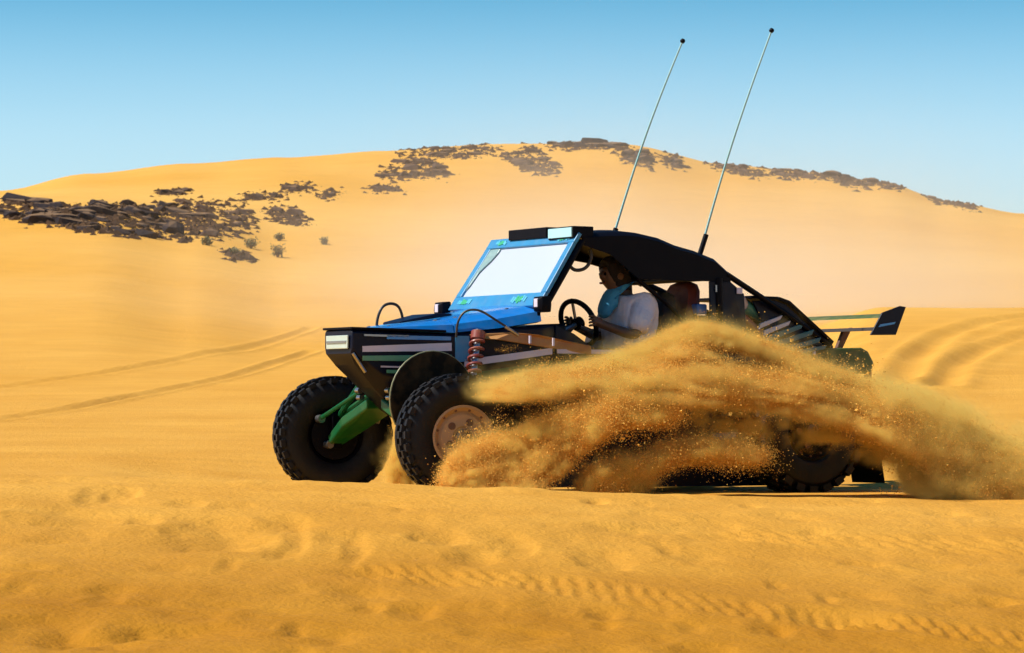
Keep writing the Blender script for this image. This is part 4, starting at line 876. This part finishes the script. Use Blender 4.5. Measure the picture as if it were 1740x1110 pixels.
def sheet(S, top, bot, n, depth, thick, streak, lump, size, qpow=1.0, keep=0.5, seed=0, sharp=3.0, jit=4.0, tin=.03):
    """grains between two flow lines (lists of px,py); streaky density along the flow, lumps pushed towards and away from the camera"""
    tx, ty = np.array(top, float).T; bx, by = np.array(bot, float).T
    def par(xx, yy, t):
        s = np.concatenate([[0], np.cumsum(np.hypot(np.diff(xx), np.diff(yy)))]); s /= s[-1]; return np.interp(t, s, xx), np.interp(t, s, yy)
    got = 0; tries = 0
    while got < n and tries < 60:
        tries += 1; m = n
        t = rng.random(m); q = rng.random(m) ** qpow
        ax, ay = par(tx, ty, t); cx_, cy_ = par(bx, by, t); px = ax + (cx_ - ax) * q; py = ay + (cy_ - ay) * q
        t2 = np.clip(t + .02, 0, 1); t1 = t2 - .02; e1 = par(tx, ty, t1); e2 = par(tx, ty, t2); f1 = par(bx, by, t1); f2 = par(bx, by, t2)
        hx = (e2[0] - e1[0]) * (1 - q) + (f2[0] - f1[0]) * q; hy = (e2[1] - e1[1]) * (1 - q) + (f2[1] - f1[1]) * q; ang = np.arctan2(hy, hx)
        dn = fbm(q * streak[0], t * streak[1] + 0.7 * q, seed * 3.1, seed, 4, .6) * .5 + .5
        edge = np.clip(q / .12, 0.02, 1) * np.clip((1 - q) / .25, 0.05, 1) * np.clip(t / tin, 0, 1) * np.clip((1 - t) / .10, 0, 1)
        k = rng.random(m) < np.clip((dn - keep) * sharp + .35, 0.012, 1) * edge
        px, py, q, t, ang = px[k], py[k], q[k], t[k], ang[k]; c = len(px)
        px = px + rng.normal(size=c) * jit; py = py + rng.normal(size=c) * jit
        d0 = depth(px, q, t)
        ln = fbm(px / 55.0, py / 38.0, seed + 5.0, seed + 40, 3)
        d = d0 - lump * ln + rng.normal(size=c) * thick
        ex = rng.exponential(1.0, c); fl = rng.random(c) < .12
        py = py - np.where(fl, ex * 9, 0); px = px + np.where(fl, rng.normal(size=c) * 10, 0)
        r = size * np.exp(rng.normal(size=c) * .35); S.add(un_depth(px, py, d), ang, r / .0085, q * streak[0] / 9.0 + seed * 7, t * streak[1] / 5.0); got += c

ND = lambda px: 21.75 + (px - 770) / 600.0 * .62        # depth line running back beside the near wheels
SA = Sand()
# bow wave thrown out by the near front wheel
sheet(SA, [(766, 815), (785, 778), (830, 752), (880, 732), (930, 712), (1000, 694), (1060, 684), (1130, 690)], [(770, 842), (800, 842), (850, 846), (890, 850), (925, 840), (985, 770), (1050, 720), (1140, 712)], 260000,
      lambda p, q, t: ND(p) - .35 - .25 * q, .05, (7, 9), .20, .0085, 1.2, .40, 1, 4, 2, .01)
# small low spray in front
sheet(SA, [(985, 842), (1010, 800), (1050, 788), (1090, 780), (1140, 762), (1200, 756), (1290, 768)], [(1000, 850), (1030, 848), (1080, 848), (1110, 826), (1150, 790), (1200, 776), (1290, 780)], 60000,
      lambda p, q, t: ND(p) - .55, .05, (4, 9), .12, .0085, 1.0, .45, 2, 4, 2)
# curl between the wheels
sheet(SA, [(650, 822), (660, 790), (672, 765), (684, 740)], [(700, 832), (696, 815), (690, 790), (688, 760)], 8000, lambda p, q, t: 22.6 + 0 * p, .06, (4, 4), .05, .007, 1, .4, 3, 3, 3)
SA.build('sand_bow_wave', 'golden wave of sand thrown up beside the near front wheel', M['grain'], .014, 85.0, 9000, 1.0, seed=1, full=4)
SB = Sand()
# high veil carried over the side of the buggy and falling behind it
sheet(SB, [(800, 652), (860, 646), (930, 634), (1000, 618), (1070, 598), (1130, 572), (1185, 548), (1240, 560), (1300, 584), (1370, 612), (1450, 640), (1530, 676), (1620, 716), (1740, 760), (1850, 800)],
      [(790, 668), (860, 676), (930, 672), (1000, 668), (1060, 684), (1120, 690), (1180, 690), (1260, 700), (1340, 704), (1420, 718), (1490, 742), (1550, 780), (1610, 830), (1690, 870), (1770, 900)], 380000,
      lambda p, q, t: ND(p) - .10 - .35 * q + .25 * (1 - q), .11, (9, 5), .22, .009, .85, .46, 4, 4.2, 3, .36)
# ragged lower fringe raining down in front of the shade
sheet(SB, [(1000, 668), (1100, 690), (1200, 696), (1300, 712), (1400, 724), (1500, 752), (1580, 800), (1640, 850)], [(960, 720), (1080, 735), (1180, 745), (1290, 755), (1400, 770), (1500, 800), (1560, 840), (1600, 870)], 10000,
      lambda p, q, t: ND(p) - .25, .08, (3, 24), .12, .008, 2.2, .54, 5, 4, 3)
# drifting tail on the right
sheet(SB, [(1480, 640), (1560, 660), (1640, 690), (1760, 730), (1900, 780)], [(1545, 850), (1620, 868), (1710, 880), (1800, 890), (1900, 900)], 110000, lambda p, q, t: ND(p) + .1, .28, (6, 3), .2, .009, 1.0, .42, 7, 2.5, 6)
SB.build('sand_veil', 'yellow veil of blown sand trailing from the buggy to the right', M['grain'], .021, 60.0, 16000, 1.0, seed=2, full=9.5)

def hanging_dust():
    vox = 1.0; lo = np.array([-16.0, 62.0, -1.0]); dim = np.array([48, 56, 16]); hi = lo + (dim - 1) * vox
    X, Y, Z = np.meshgrid(*(lo[q] + np.arange(dim[q]) * vox for q in range(3)), indexing='ij'); G = ground_z(X, Y); hgt = Z - G
    px = 870 + FPX * X / Y
    D = np.exp(-(np.clip(hgt, 0, 99) / 2.2) ** 1.5) * np.exp(-((X - 4.0) / 7.2) ** 2) * np.exp(-((Y - 84) / 19.0) ** 2)
    D *= np.clip(.9 + .9 * fbm(X * .12, Y * .08, Z * .2, 77, 4), .1, 2)
    edge = np.ones_like(D)
    for q, A in enumerate((X, Y, Z)): edge *= np.clip((A - lo[q]) / 4.0, 0, 1) * np.clip((hi[q] - A) / (4.0 if q < 2 else 2.0), 0, 1) if q < 2 else np.clip((hi[q] - A) / 3.0, 0, 1)
    D *= edge
    o = density_object('hanging_dust', D, lo, hi, dim, vox, dust_material('hanging_dust', 0.115, (1.0, 0.93, 0.80)))
    return tag(o, 'pale dust hanging in the air over the slope behind the buggy', kind='stuff')
hanging_dust()
